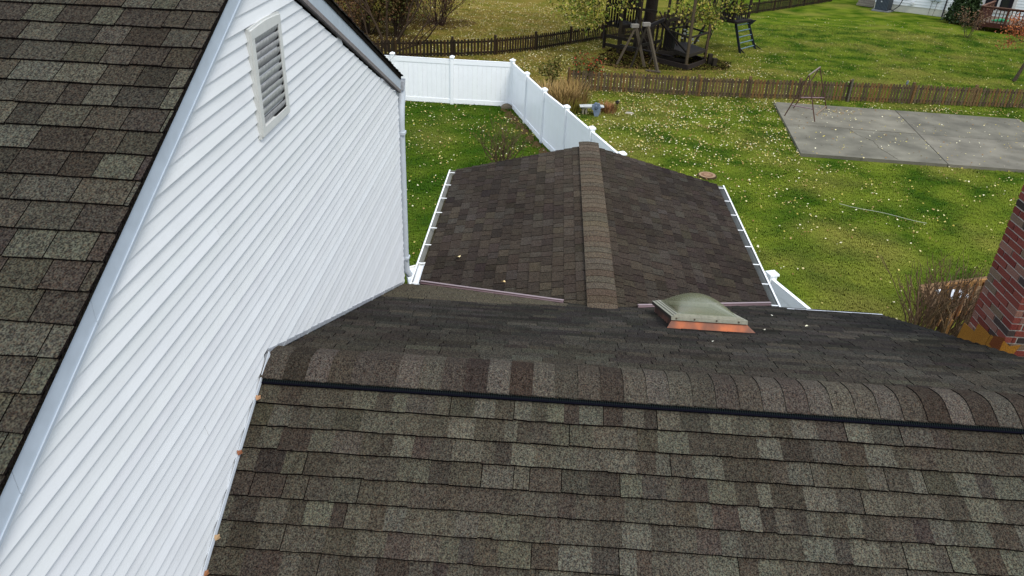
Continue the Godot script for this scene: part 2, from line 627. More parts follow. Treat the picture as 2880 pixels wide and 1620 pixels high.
var PAL_FRONT := []
var PAL_BACK := []
var PAL_CAP := []
var PAL_WING := []
func _init() -> void:
	var k = 1.0
	PAL_FRONT = [lin(103, 102, 93, k), lin(94, 91, 83, k), lin(85, 81, 74, k), lin(77, 72, 67, k), lin(84, 78, 72, k)]
	PAL_BACK = [lin(70, 68, 66, k), lin(61, 60, 58, k), lin(80, 77, 72, k)]
	PAL_CAP = [lin(113, 108, 101, k), lin(101, 95, 89, k), lin(86, 78, 72, k)]
	PAL_WING = [lin(79, 72, 67, k), lin(74, 67, 63, k), lin(84, 79, 75, k), lin(88, 81, 73, k), lin(67, 61, 58, k)]

func paint_high(_u: float, _b: float, high: bool) -> Color:
	return tone(PAL_FRONT, [0.16, 0.34, 0.26, 0.12, 0.12] if not high else [0.3, 0.34, 0.16, 0.06, 0.14]) * 0.74

func paint_dark(_u: float, _b: float, _high: bool) -> Color:
	return tone(PAL_BACK, [0.5, 0.3, 0.2])

func cap_piece(mb: MB, at: Vector3, along: Vector3, side: Vector3, pitch: float, half: float, length: float, col: Color, lift: float, hump := 0.012, butt := Color(0.015, 0.014, 0.013)) -> void:
	# one bent ridge shingle: across the ridge in eight facets, its exposed end lifted over its neighbour
	var prof = []
	for q in 9:
		var t = -1.0 + q / 4.0
		var a = absf(t) * half
		var drop = sqrt(a * a * pitch * pitch + 0.0016) - 0.04
		prof.append(Vector2(t * half, hump - drop))
	for q in 8:
		var a = at + side * prof[q].x + Vector3.UP * (prof[q].y + lift)
		var b = at + side * prof[q + 1].x + Vector3.UP * (prof[q + 1].y + lift)
		var c = at + along * (length + 0.02) + side * prof[q + 1].x + Vector3.UP * (prof[q + 1].y + lift - 0.007)
		var d = at + along * (length + 0.02) + side * prof[q].x + Vector3.UP * (prof[q].y + lift - 0.007)
		oriented(mb, [a, b, c, d], Vector3.UP, col)
		oriented(mb, [a, b, b - Vector3.UP * 0.008, a - Vector3.UP * 0.008], -along, butt)
	for e in [0, 8]:
		var a = at + side * prof[e].x + Vector3.UP * (prof[e].y + lift)
		var d = at + along * (length + 0.02) + side * prof[e].x + Vector3.UP * (prof[e].y + lift - 0.007)
		oriented(mb, [a, d, d - Vector3.UP * 0.007, a - Vector3.UP * 0.009], side * (-1.0 if e == 0 else 1.0), col)

func gutter_into(mb: MB, a: Vector3, b: Vector3, out: Vector3, col: Color) -> void:
	# open K-style trough, 0.11 m wide, lip outside; a and b on its back top edge
	var prof = [Vector2(0.0, 0.0), Vector2(0.0, -0.1), Vector2(0.07, -0.1), Vector2(0.11, -0.03), Vector2(0.115, 0.0)]
	for q in 4:
		var p0 = out * prof[q].x + Vector3.UP * prof[q].y
		var p1 = out * prof[q + 1].x + Vector3.UP * prof[q + 1].y
		var nn = (b - a).cross(p1 - p0).normalized() * 0.002
		mb.hexa([a + p0 - nn, b + p0 - nn, b + p1 - nn, a + p1 - nn, a + p0 + nn, b + p0 + nn, b + p1 + nn, a + p1 + nn], col)
	var lipa = a + out * 0.115
	var lipb = b + out * 0.115
	mb.beam(lipa, lipb, 0.016, 0.012, col)
	for e in [a, b]:
		mb.prism([e, e + out * 0.115, e + out * 0.07 + Vector3.DOWN * 0.1, e + Vector3.DOWN * 0.1], (b - a).normalized() * 0.002, col)

func build_gable_vent(h: Node3D) -> void:
	var z0 = -0.325
	var z1 = -0.85
	var y0 = 1.295
	var y1 = 1.915
	var col = lin(222, 224, 221, 0.8)
	var fr = MB.new()
	var w = 0.058
	# moulded frame: two stepped rings with a slightly arched head
	for ring in [[0.0, 0.027, 0.0], [0.012, 0.037, 0.0], [0.026, 0.031, 0.012]]:
		var e: float = ring[0]
		var xx: float = ring[1]
		for side in [[z0 - e, z0 - w], [z1 + w, z1 + e]]:
			fr.box(Transform3D(Basis(), Vector3(xx * 0.5, (y0 + e + y1 - w) * 0.5, (side[0] + side[1]) * 0.5)), Vector3(xx, y1 - w - y0 - e, absf(side[0] - side[1])), col)
		fr.box(Transform3D(Basis(), Vector3(xx * 0.5, y0 + (e + w) * 0.5, (z0 + z1) * 0.5)), Vector3(xx - 0.001, w - e, absf(z1 - z0) - w * 2 - 0.002), col)
		var n = 8
		for q in n:
			var ta = float(q) / n
			var tb = float(q + 1) / n
			var ba = 0.012 * sin(PI * ta)
			var bb = 0.012 * sin(PI * tb)
			var za = lerpf(z0 - e, z1 + e, ta)
			var zb = lerpf(z0 - e, z1 + e, tb)
			fr.prism([Vector3(xx + 0.001, y1 - w, za), Vector3(xx + 0.001, y1 - w, zb), Vector3(xx + 0.001, y1 - e + bb, zb), Vector3(xx + 0.001, y1 - e + ba, za)], Vector3(-xx, 0, 0), col)
	var vent = put("gable_vent", fr, M.trim, h)
	vent.set_meta("label", "white louvred gable vent with weathered slats")
	var back = MB.new()
	back.box(Transform3D(Basis(), Vector3(0.004, (y0 + y1) * 0.5, (z0 + z1) * 0.5)), Vector3(0.006, y1 - y0 - 0.09, absf(z1 - z0) - 0.09), lin(165, 165, 160))
	put("vent_backing", back, M.plastic, vent)
	var n = 11
	for q in n:
		var yc = lerpf(y0 + w + 0.02, y1 - w - 0.022, float(q) / (n - 1))
		var mb = MB.new()
		var f = func(u, v):
			var a: float = lerpf(-0.25, 1.75, v)
			return Vector3(0.006 + 0.026 * sin(a) * (1.0 if a > 0 else 0.4), yc - 0.04 + 0.07 * v, lerpf(z0 - w, z1 + w, u))
		mb.grid(f, 2, 5, vary(col * 0.86, 0.1))
		put("louvre", mb, M.dirty_trim, vent)

# ---------------------------------------------------------------- low house: the wide ridge with its vent
func build_low_house() -> void:
	var h = thing("single_storey_house", "low house section with long vented ridge and patchy brown shingle slopes", "house")
	var body = MB.new()
	body.prism([Vector3(5.7, -6.0, 3.6), Vector3(5.7, -6.0, -4.1), Vector3(5.7, -1.95, -4.1), Vector3(5.7, -0.09, -0.02), Vector3(5.7, -1.66, 3.6)], Vector3(-5.66, 0, 0), lin(190, 194, 200, 0.8))
	put("wall", body, M.vinyl, h)
	for sgn in [1.0, -1.0]:
		var f = Frame.new(Vector3(0.0, -0.012, 0.0), Vector3.RIGHT, Vector3(0, -LOW_PITCH, sgn))
		var deck = MB.new()
		var len_ = 3.95 if sgn > 0 else 4.66
		deck.hexa([f.at(0.004, 0.02, -0.03), f.at(5.82, 0.02, -0.03), f.at(5.82, len_, -0.03), f.at(0.004, len_, -0.03), f.at(0.004, 0.02, -0.004), f.at(5.82, 0.02, -0.004), f.at(5.82, len_, -0.004), f.at(0.004, len_, -0.004)], lin(40, 37, 35))
		var slope = put("roof_slope", deck, M.shingle, h)
		var rows = []
		var b = 0.329 - 0.1435 * 2 if sgn > 0 else 0.04
		while b < len_ - 0.02:
			rows.append([b, b + 0.1435])
			b += 0.1435
		if sgn > 0:
			butt_scale = 1.6
			var near_rows = rows.slice(1, 11)
			near_rows.reverse()
			lay(slope, f, near_rows, func(_b): return [0.024, 4.95], 0.075, 0.185, paint_front, 300, "further_shingles")
			lay(slope, f, rows.slice(1, 11), func(_b): return [4.95, 5.84], 0.075, 0.185, paint_front, 0, "further_shingles")
			lay(slope, f, rows.slice(11), func(_b): return [0.024, 5.84], 0.14, 0.25, paint_front, 0, "further_shingles")
		else:
			lay(slope, f, rows, func(_b): return [0.024, 5.84], 0.14, 0.3, paint_back, 200, "further_shingles", 0.006)
	# ridge vent: black plastic strip with a comb of louvres under the caps, both sides
	for sgn in [1.0, -1.0]:
		var vent = MB.new()
		var blk = lin(18, 20, 22)
		var zz = 0.183
		vent.beam(Vector3(0.03, -LOW_PITCH * zz + 0.012, sgn * zz), Vector3(5.8, -LOW_PITCH * zz + 0.012, sgn * zz), 0.02, 0.01, blk, Vector3(0, 1, 0.45 * sgn).normalized())
		vent.beam(Vector3(0.03, -LOW_PITCH * 0.155 + 0.004, sgn * 0.155), Vector3(5.8, -LOW_PITCH * 0.155 + 0.004, sgn * 0.155), 0.012, 0.03, lin(14, 14, 15), Vector3(0, 1, 0.45 * sgn).normalized())
		var base = put("ridge_vent", vent, M.rubber, h)
		var fins = MB.new()
		var x = 0.035
		while x < 5.8:
			fins.beam(Vector3(x, -LOW_PITCH * 0.168 + 0.018, sgn * 0.168), Vector3(x, -LOW_PITCH * 0.187 + 0.016, sgn * 0.187), 0.005, 0.012, lin(27, 29, 31))
			x += 0.0135
		kind(put("louvre_comb", fins, M.rubber, base), "stuff")
	var caps = 42
	for j in caps:
		var mb = MB.new()
		var col = tone(PAL_CAP, [0.6, 0.36, 0.04] if j % 2 == 0 else [0.2, 0.5, 0.3]) * 0.7
		cap_piece(mb, Vector3(0.016 + j * 0.139, -0.012, 0.0), Vector3.RIGHT, Vector3(0, 0, 1), LOW_PITCH, 0.172, 0.139, col, 0.005, 0.012)
		put("ridge_cap", mb, M.shingle, h)
	# white drip edge along the back eave beyond the wing
	var g = MB.new()
	g.box(Transform3D(Basis(), Vector3(5.28, -1.925, -4.262)), Vector3(1.14, 0.03, 0.02), lin(232, 236, 240, 0.85))
	g.box(Transform3D(Basis(), Vector3(5.28, -2.0, -4.235)), Vector3(1.12, 0.12, 0.02), lin(226, 230, 234, 0.85))
	put("drip_edge", g, M.trim, h)
	var rk = MB.new()
	for sgn in [1.0, -1.0]:
		var l: float = 3.5 if sgn > 0 else 4.2
		rk.prism([Vector3(5.815, -0.15, 0), Vector3(5.815, -0.15 - l * LOW_PITCH, l * sgn), Vector3(5.815, -0.05 - l * LOW_PITCH, l * sgn), Vector3(5.815, -0.05, 0)], Vector3(-0.03, 0, 0), lin(225, 228, 232, 0.8))
	put("rake_board", rk, M.trim, h)

func paint_front(u: float, b: float, high: bool) -> Color:
	var c = tone(PAL_FRONT, [0.4, 0.42, 0.12, 0.0, 0.06] if high else [0.0, 0.16, 0.38, 0.22, 0.24])
	return c * (0.92 + 0.16 * noise_b.get_noise_2d(u * 2.0, b * 2.0))

func paint_back(u: float, b: float, _high: bool) -> Color:
	# dark algae staining, with the shingles sheltered by the valley kept clean
	var clean = b > 3.42 and u < 1.4 or b > 3.55 and u < 2.0
	if clean:
		return vary(lin(104, 99, 88, 0.95), 0.08)
	var st = clampf(0.5 + noise.get_noise_2d(u * 6.0, b * 12.0) * 1.4, 0, 1)
	var c = tone(PAL_BACK, [0.45, 0.35, 0.2])
	var fresh = clampf(1.0 - b / 1.7, 0, 1)
	return (c * lerpf(0.72, 1.2, st)).lerp(tone(PAL_FRONT, [0.1, 0.3, 0.3, 0.15, 0.15]) * 0.95, fresh * 0.85)

# ---------------------------------------------------------------- rear wing
func build_rear_wing() -> void:
	var h = thing("rear_wing", "low gabled rear wing with brown shingles, light ridge caps and white gutters", "house")
	var end = -8.52
	var half = 2.2
	var body = MB.new()
	body.prism([Vector3(WING_X - 2.0, -6.0, end + 0.2), Vector3(WING_X + 2.0, -6.0, end + 0.2), Vector3(WING_X + 2.0, -2.06, end + 0.2), Vector3(WING_X, -1.56, end + 0.2), Vector3(WING_X - 2.0, -2.06, end + 0.2)].map(func(p): return p + Vector3(0, 0, 4.0)), Vector3(0, 0, -4.0), lin(205, 208, 212, 0.85))
	put("wall", body, M.vinyl, h)
	var k = sqrt(1.0 + WING_PITCH * WING_PITCH)
	for sgn in [-1.0, 1.0]:
		var f = Frame.new(Vector3(WING_X, WING_Y, 0), Vector3(0, 0, 1), Vector3(sgn, -WING_PITCH, 0))
		butt_scale = 1.0
		var valley = func(b): return -(3.289 + 0.578 * b / k)
		var deck = MB.new()
		var L = half * k
		deck.hexa([f.at(end, 0, -0.05), f.at(-3.26, 0, -0.05), f.at(valley.call(L), L, -0.05), f.at(end, L, -0.05), f.at(end, 0, -0.006), f.at(-3.26, 0, -0.006), f.at(valley.call(L), L, -0.006), f.at(end, L, -0.006)], lin(44, 38, 35))
		var slope = put("roof_slope", deck, M.shingle, h)
		var rows = []
		var b = L + 0.015
		while b > 0.12:
			rows.append([b - 0.1435, b])
			b -= 0.1435
		lay(slope, f, rows, func(bb): return [end - 0.012, minf(valley.call(bb), -3.3)], 0.13, 0.27, paint_wing.bind(sgn), 300 if sgn < 0 else 0, "further_shingles", 0.011)
		# gutter with straps
		var gx = WING_X + sgn * (half + 0.005)
		var gyy = WING_Y - WING_PITCH * half - 0.012
		var zn = -4.52
		var g = MB.new()
		gutter_into(g, Vector3(gx, gyy, end + 0.01), Vector3(gx, gyy, zn), Vector3(sgn, 0, 0), lin(176, 178, 172, 0.7))
		var gut = put("eave_gutter", g, M.dirty_trim, h)
		var lip = MB.new()
		lip.beam(Vector3(gx + sgn * 0.118, gyy + 0.006, end + 0.01), Vector3(gx + sgn * 0.118, gyy + 0.006, zn), 0.022, 0.016, lin(236, 239, 240, 0.9))
		put("gutter_lip", lip, M.trim, gut)
		var silt = MB.new()
		silt.box(Transform3D(Basis(), Vector3(gx + sgn * 0.035, gyy - 0.088, (end + zn) * 0.5)), Vector3(0.066, 0.02, absf(end - zn) - 0.02), lin(84, 78, 62))
		put("gutter_silt", silt, M.soil, gut)
		for j in 8:
			var st = MB.new()
			var zs = lerpf(end + 0.12, zn - 0.06, j / 7.0)
			st.box(Transform3D(Basis(), Vector3(gx + sgn * 0.055, gyy + 0.004, zs)), Vector3(0.12, 0.004, 0.022), lin(238, 240, 240, 0.9))
			put("gutter_strap", st, M.trim, gut)
		# mauve metal flashing strip along the valley
		var fl = MB.new()
		var va = [0.42, 2.19] if sgn < 0 else [0.41, 2.2]
		var P = func(a, off, up): return Vector3(WING_X + sgn * a, -LOW_PITCH * (3.289 + 0.578 * a + off) * 1.0 + up, -(3.289 + 0.578 * a) - off)
		fl.hexa([P.call(va[0], -0.05, 0.0), P.call(va[1], -0.04, 0.0), P.call(va[1], 0.0, 0.0), P.call(va[0], 0.0, 0.0), P.call(va[0], -0.05, 0.012), P.call(va[1], -0.04, 0.012), P.call(va[1], 0.0, 0.04), P.call(va[0], 0.0, 0.035)], lin(128, 104, 108, 0.7))
		fl.beam(P.call(va[0], -0.012, 0.034), P.call(va[1], -0.008, 0.042), 0.03, 0.01, lin(150, 128, 131, 0.72))
		put("valley_flashing", fl, M.trim, h)
	var n = int((absf(end) - 3.25) / 0.15)
	for j in n + 1:
		var mb = MB.new()
		var col = tone([lin(113, 103, 91), lin(107, 100, 90), lin(104, 92, 82)], [0.4, 0.35, 0.25])
		var zz = -3.22 - j * 0.15
		cap_piece(mb, Vector3(WING_X, WING_Y + 0.004, zz), Vector3(0, 0, -1), Vector3(1, 0, 0), WING_PITCH, 0.165, 0.15, col, 0.012, 0.013, col * 0.9)
		put("ridge_cap", mb, M.shingle, h)
	# white boxed soffit return between the tall corner and the wing gutter
	var so = MB.new()
	so.prism([Vector3(-0.06, -2.1, -5.02), Vector3(0.05, -2.1, -4.6), Vector3(0.2, -2.1, -4.58), Vector3(0.2, -2.1, -5.22)], Vector3(0, -0.12, 0), lin(236, 240, 244, 0.9))
	so.beam(Vector3(-0.06, -2.093, -5.02), Vector3(0.2, -2.093, -5.22), 0.03, 0.012, lin(240, 238, 226, 0.9))
	so.beam(Vector3(0.1, -2.095, -4.62), Vector3(0.09, -2.095, -5.1), 0.012, 0.01, lin(215, 220, 226, 0.9))
	put("soffit_return", so, M.fence_vinyl, h)

func paint_wing(u: float, b: float, _high: bool, sgn: float) -> Color:
	var c = tone(PAL_WING, [0.3, 0.28, 0.16, 0.1, 0.16])
	var near_ridge = clampf(1.0 - b / 1.3, 0, 1)
	var st = clampf(0.5 + noise.get_noise_2d(u * 5.0 + sgn * 9.0, b * 5.0) * 1.2, 0, 1)
	c = c.lerp(lin(98, 90, 78, 1.0), near_ridge * 0.3) * lerpf(0.84, 1.08, st)
	return c * (0.92 if sgn > 0 else 1.0)

# ---------------------------------------------------------------- chimney
func build_chimney() -> void:
	var x0 = 5.9
	var x1 = 6.82
	var z0 = -2.72
	var z1 = -2.14
	var top = 1.45
	var t = thing("chimney", "red and black brick chimney standing at the rake of the low roof", "chimney")
	var core = MB.new()
	core.box(Transform3D(Basis(), Vector3((x0 + x1) * 0.5, (top - 5.0) * 0.5, (z0 + z1) * 0.5)), Vector3(x1 - x0 - 0.016, top + 5.0, z1 - z0 - 0.016), lin(190, 182, 170, 0.9))
	put("mortar_core", core, M.mortar, t)
	var pal = [lin(156, 82, 70, 0.9), lin(140, 68, 58, 0.9), lin(168, 122, 106, 0.9), lin(84, 70, 66, 0.9), lin(70, 60, 58, 0.9), lin(148, 124, 102, 0.9)]
	var wts = [0.36, 0.25, 0.14, 0.1, 0.06, 0.09]
	var ch = 0.0685
	var far = MB.new()
	var c = 0
	var y = -1.3
	while y < top - 0.01:
		for face in 4:
			var lo = z0 if face in [0, 2] else x0
			var hi = z1 if face in [0, 2] else x1
			var s = lo + (0.0 if (c + face) % 2 == 0 else 0.1)
			var cutlist = []
			var u = lo
			var first = true
			while u < hi - 0.005:
				var l = 0.205
				if first and (c + face) % 2 == 1:
					l = 0.098
				first = false
				var e = minf(u + l, hi)
				if hi - e < 0.05:
					e = hi
				cutlist.append([u, e])
				u = e + 0.014
			for q in cutlist:
				var mb = MB.new()
				var out = rng.randf_range(-0.002, 0.002)
				var col = tone(pal, wts)
				var yy = y + rng.randf_range(-0.001, 0.001)
				var cen = Vector3.ZERO
				var size = Vector3.ZERO
				var mid: float = (q[0] + q[1]) * 0.5
				var l: float = q[1] - q[0]
				if face == 0: cen = Vector3(x0 + 0.03 + out, yy + 0.029, mid)
				elif face == 2: cen = Vector3(x1 - 0.03 - out, yy + 0.029, mid)
				elif face == 1: cen = Vector3(mid, yy + 0.029, z1 - 0.03 + out)
				else: cen = Vector3(mid, yy + 0.029, z0 + 0.03 - out)
				size = Vector3(0.06, 0.0545, l) if face in [0, 2] else Vector3(l - 0.004, 0.0545, 0.0605)
				if face in [1, 3]:
					# stay clear of the bricks of the side faces
					if absf(q[0] - x0) < 0.02: cen.x += 0.033; size.x -= 0.064
					if absf(q[1] - x1) < 0.02: cen.x -= 0.033; size.x -= 0.064
					if size.x < 0.02:
						continue
				if face < 2:
					mb.box(Transform3D(Basis(), cen), size, col)
					put("brick", mb, M.brick, t)
				else:
					far.box(Transform3D(Basis(), cen), size, col)
		y += ch
		c += 1
	kind(put("further_bricks", far, M.brick, t), "stuff")
	# mustard coloured painted flashing round the foot, in torn overlapping plates
	var must = lin(188, 130, 46, 0.8)
	var plates = [[-2.77, -2.56, 0.17, 0.1, 0.0], [-2.555, -2.33, 0.2, 0.11, 0.004], [-2.325, -2.2, 0.12, 0.1, 0.002]]
	for p in plates:
		var mb = MB.new()
		var xx: float = x0 - 0.012 - p[4]
		var za: float = p[0]
		var zb: float = p[1]
		mb.prism([Vector3(xx - 0.02, LOW_PITCH * za - 0.05, za), Vector3(xx - 0.02, LOW_PITCH * zb - 0.05, zb), Vector3(xx, LOW_PITCH * zb + p[3], zb), Vector3(xx, LOW_PITCH * (za * 0.4 + zb * 0.6) + p[2] * 0.75, za * 0.4 + zb * 0.6), Vector3(xx, LOW_PITCH * za + p[2], za)], Vector3(0.006, 0, 0), vary(must, 0.08))
		put("flashing_plate", mb, M.brick, t)
	var cor = MB.new()
	cor.prism([Vector3(x0 - 0.02, -1.02, z1 + 0.015), Vector3(x0 + 0.1, -1.03, z1 + 0.02), Vector3(x0 + 0.15, -0.9, z1 + 0.012), Vector3(x0 + 0.06, -0.92, z1 + 0.012), Vector3(x0 - 0.015, -0.86, z1 + 0.012)], Vector3(0, 0, -0.008), must)
	put("flashing_plate", cor, M.brick, t)
	var cor2 = MB.new()
	cor2.prism([Vector3(x0 - 0.03, -1.0, z1 - 0.14), Vector3(x0 - 0.035, -0.99, z1 + 0.02), Vector3(x0 - 0.022, -0.83, z1 + 0.016), Vector3(x0 - 0.02, -0.9, z1 - 0.13)], Vector3(0.006, 0, 0), lin(150, 84, 40, 0.7))
	put("flashing_plate", cor2, M.brick, t)

# ---------------------------------------------------------------- skylight
func build_skylight() -> void:
	var t = thing("skylight", "domed skylight with greenish acrylic bubble and orange copper apron on dark roof", "skylight")
	var f = Frame.new(Vector3(0, -0.006, 0), Vector3.RIGHT, Vector3(0, -LOW_PITCH, -1.0))
	var bx = func(mb: MB, u0, u1, b0, b1, h0, h1, col):
		mb.hexa([f.at(u0, b0, h0), f.at(u1, b0, h0), f.at(u1, b1, h0), f.at(u0, b1, h0), f.at(u0, b0, h1), f.at(u1, b0, h1), f.at(u1, b1, h1), f.at(u0, b1, h1)], col)
	var curb = MB.new()
	var pink = lin(150, 100, 88, 0.8)
	bx.call(curb, 2.945, 2.975, 2.36, 3.52, 0.0, 0.1, pink)
	bx.call(curb, 3.565, 3.595, 2.36, 3.52, 0.0, 0.1, pink)
	bx.call(curb, 2.975, 3.565, 3.49, 3.52, 0.0, 0.1, pink)
	bx.call(curb, 2.975, 3.565, 2.36, 2.39, 0.0, 0.1, pink)
	bx.call(curb, 2.975, 3.565, 2.39, 3.49, 0.004, 0.03, lin(84, 78, 48, 0.6))
	put("curb", curb, M.copper, t)
	var ap = MB.new()
	var org = lin(206, 100, 28)
	ap.hexa([f.at(2.885, 2.325, 0.012), f.at(3.655, 2.325, 0.012), f.at(3.6, 2.352, 0.012), f.at(2.935, 2.352, 0.012), f.at(2.93, 2.345, 0.096), f.at(3.606, 2.345, 0.096), f.at(3.603, 2.358, 0.096), f.at(2.935, 2.358, 0.096)], org)
	ap.prism([f.at(3.6, 2.345, 0.09), f.at(3.64, 2.327, 0.012), f.at(3.69, 2.33, 0.012), f.at(3.66, 2.46, 0.02), f.at(3.602, 2.5, 0.09)], f.n * 0.004, org * 0.85)
	put("copper_apron", ap, M.copper, t)
	var frame = MB.new()
	var fc = lin(172, 170, 150, 0.72)
	for lv in [[2.918, 3.612, 2.325, 3.56, 0.088, 0.124, 0.055], [2.945, 3.585, 2.352, 3.53, 0.1, 0.134, 0.05], [2.97, 3.56, 2.377, 3.505, 0.11, 0.142, 0.045]]:
		var w: float = lv[6]
		bx.call(frame, lv[0], lv[1], lv[2], lv[2] + w, lv[4], lv[5], fc)
		bx.call(frame, lv[0], lv[1], lv[3] - w, lv[3], lv[4], lv[5], fc)
		bx.call(frame, lv[0], lv[0] + w, lv[2] + w, lv[3] - w, lv[4], lv[5], fc)
		bx.call(frame, lv[1] - w, lv[1], lv[2] + w, lv[3] - w, lv[4], lv[5], fc)
	var fr = put("frame", frame, M.dirty_trim, t)
	for x in [2.965, 3.13, 3.33, 3.53]:
		var s = MB.new()
		s.tube([f.at(x, 2.326, 0.105), f.at(x, 2.317, 0.105)], [0.009, 0.007], 8, lin(74, 66, 54))
		put("screw", s, M.iron, fr)
	var moss = MB.new()
	bx.call(moss, 2.9155, 2.918, 2.34, 3.55, 0.09, 0.12, lin(44, 44, 36, 0.6))
	put("algae_stain", moss, M.copper, fr)
	var dm = MB.new()
	var g = func(u, v):
		var a: float = pow(maxf(0.0, sin(PI * u)), 0.6)
		var b: float = pow(maxf(0.0, sin(PI * v)), 0.6)
		return f.at(lerpf(2.985, 3.545, u), lerpf(2.392, 3.49, v), 0.138 + 0.15 * a * b)
	dm.grid(g, 28, 36, Color(1, 1, 1))
	put("dome", dm, M.dome, t)

# ---------------------------------------------------------------- white vinyl fence
func build_white_fence() -> void:
	var posts = [Vector2(-6.6, -25.75), Vector2(-4.31, -25.7), Vector2(-2.02, -25.62), Vector2(0.27, -25.62), Vector2(0.9, -23.4), Vector2(1.56, -21.05), Vector2(2.26, -18.93), Vector2(2.93, -16.69), Vector2(3.6, -14.5), Vector2(4.28, -12.33), Vector2(4.97, -10.15), Vector2(5.7, -7.99), Vector2(6.4, -5.8)]
	var t = thing("white_fence", "white vinyl privacy fence with capped posts, bending round the corner of the yard", "fence")
	var w = lin(246, 249, 252, 0.93)
	for j in posts.size():
		var p: Vector2 = posts[j]
		var base = ground(p.x, p.y)
		var mb = MB.new()
		var along: Vector2 = (posts[mini(j + 1, posts.size() - 1)] - posts[maxi(j - 1, 0)]).normalized()
		var bs = Basis(Vector3(along.x, 0, along.y), Vector3.UP, Vector3(along.x, 0, along.y).cross(Vector3.UP))
		mb.box(Transform3D(bs, base + Vector3(0, 0.87, 0)), Vector3(0.13, 1.82, 0.13), w)
		var post = put("post", mb, M.fence_vinyl, t)
		var cap = MB.new()
		var ct = Transform3D(bs, base + Vector3(0, 1.78, 0))
		cap.box(Transform3D(bs, base + Vector3(0, 1.795, 0)), Vector3(0.175, 0.035, 0.175), w)
		var apex = ct * Vector3(0, 0.085, 0)
		var q = [ct * Vector3(-0.0875, 0.034, 0.0875), ct * Vector3(0.0875, 0.034, 0.0875), ct * Vector3(0.0875, 0.034, -0.0875), ct * Vector3(-0.0875, 0.034, -0.0875)]
		for e in 4:
			cap.tri(q[e], q[(e + 1) % 4], apex, w)
		put("post_cap", cap, M.fence_vinyl, post)
		if j == posts.size() - 1:
			continue
		var p2: Vector2 = posts[j + 1]
		var d = (p2 - p).normalized()
		var A = p + d * 0.066
		var B = p2 - d * 0.066
		for r in [["top_rail", 1.62, 0.17, 0.052], ["bottom_rail", 0.11, 0.17, 0.052]]:
			var rail = MB.new()
			rail.beam(ground(A.x, A.y, r[1]), ground(B.x, B.y, r[1]), r[3], r[2], w)
			put(r[0], rail, M.fence_vinyl, t)
		var cover = MB.new()
		cover.beam(ground(A.x, A.y, 1.709), ground(B.x, B.y, 1.709), 0.062, 0.01, w)
		put("rail_cover", cover, M.fence_vinyl, t)
		var n = 12
		var L = A.distance_to(B)
		for q2 in n:
			var s0 = A + d * (L * q2 / n + 0.002)
			var s1 = A + d * (L * (q2 + 1) / n - 0.002)
			var bd = MB.new()
			var a0 = ground(s0.x, s0.y, 0.19)
			var a1 = ground(s1.x, s1.y, 0.19)
			var side = Vector3(d.x, 0, d.y).cross(Vector3.UP) * 0.011
			var up = Vector3(0, 1.35, 0)
			bd.hexa([a0 + side, a1 + side, a1 - side, a0 - side, a0 + side + up, a1 + side + up, a1 - side + up, a0 - side + up], vary(w, 0.012))
			put("panel_board", bd, M.fence_vinyl, t)
	var wire = MB.new()
	wire.tube([Vector3(-4.14, -4.27, -25.55), Vector3(-4.32, -4.46, -25.5), Vector3(-4.47, -4.63, -25.45), Vector3(-4.6, -4.76, -25.45), Vector3(-4.75, -4.9, -25.5)], [0.008, 0.008, 0.008, 0.008, 0.008], 5, lin(150, 150, 150))
	put("loose_wire", wire, M.rubber, t)

# ---------------------------------------------------------------- wooden picket fences
func picket_mesh(hh: float, w: float, col: Color) -> ArrayMesh:
	var mb = MB.new()
	mb.prism([Vector3(-w * 0.5, 0.04, 0.009), Vector3(w * 0.5, 0.04, 0.009), Vector3(w * 0.5, hh - 0.05, 0.009), Vector3(w * 0.22, hh, 0.009), Vector3(-w * 0.22, hh, 0.009), Vector3(-w * 0.5, hh - 0.05, 0.009)], Vector3(0, 0, -0.018), col)
	return mb.mesh()

func picket_fence(t: Node3D, line: Array, hh: float, pitch: float, w: float, pal: Array, post_every: float, rail_front: float, post_h: float) -> void:
	var variants = []
	for c in pal:
		variants.append(picket_mesh(hh, w, c))
	for j in line.size() - 1:
		var a: Vector2 = line[j]
		var b: Vector2 = line[j + 1]
		var L = a.distance_to(b)
		var d = (b - a) / L
		var ang = atan2(-d.y, d.x)
		var n = int(L / pitch)
		var side = Vector3(d.x, 0, d.y).cross(Vector3.UP) * -1.0
		for q in n:
			var p = a + d * (q + 0.5) * L / n
			if hidden_by_house(p):
				continue
			var o = put("picket", variants[rng.randi() % variants.size()], M.wood, t)
			o.transform = Transform3D(Basis(Vector3.UP, ang) * Basis(Vector3(0, 0, 1), rng.randf_range(-0.025, 0.025)), ground(p.x, p.y, rng.randf_range(-0.02, 0.02)))
		var np = maxi(1, int(round(L / post_every)))
		for q in np:
			var p = a + d * (L * q / np)
			var p2 = a + d * (L * (q + 1) / np)
			var mb = MB.new()
			var off = side * rail_front * 0.06
			mb.box(Transform3D(Basis(Vector3.UP, ang), ground(p.x, p.y, post_h * 0.5) + off * 1.2), Vector3(0.1, post_h, 0.1), vary(pal[0] * 1.05, 0.2))
			put("post", mb, M.wood, t)
			for rh in [0.16, hh - 0.16]:
				var r = MB.new()
				r.beam(ground(p.x, p.y, rh) + off * 0.6, ground(p2.x, p2.y, rh) + off * 0.6, 0.038, 0.09, vary(pal[1], 0.15))
				put("rail", r, M.wood, t)

func hidden_by_house(_p: Vector2) -> bool:
	return false

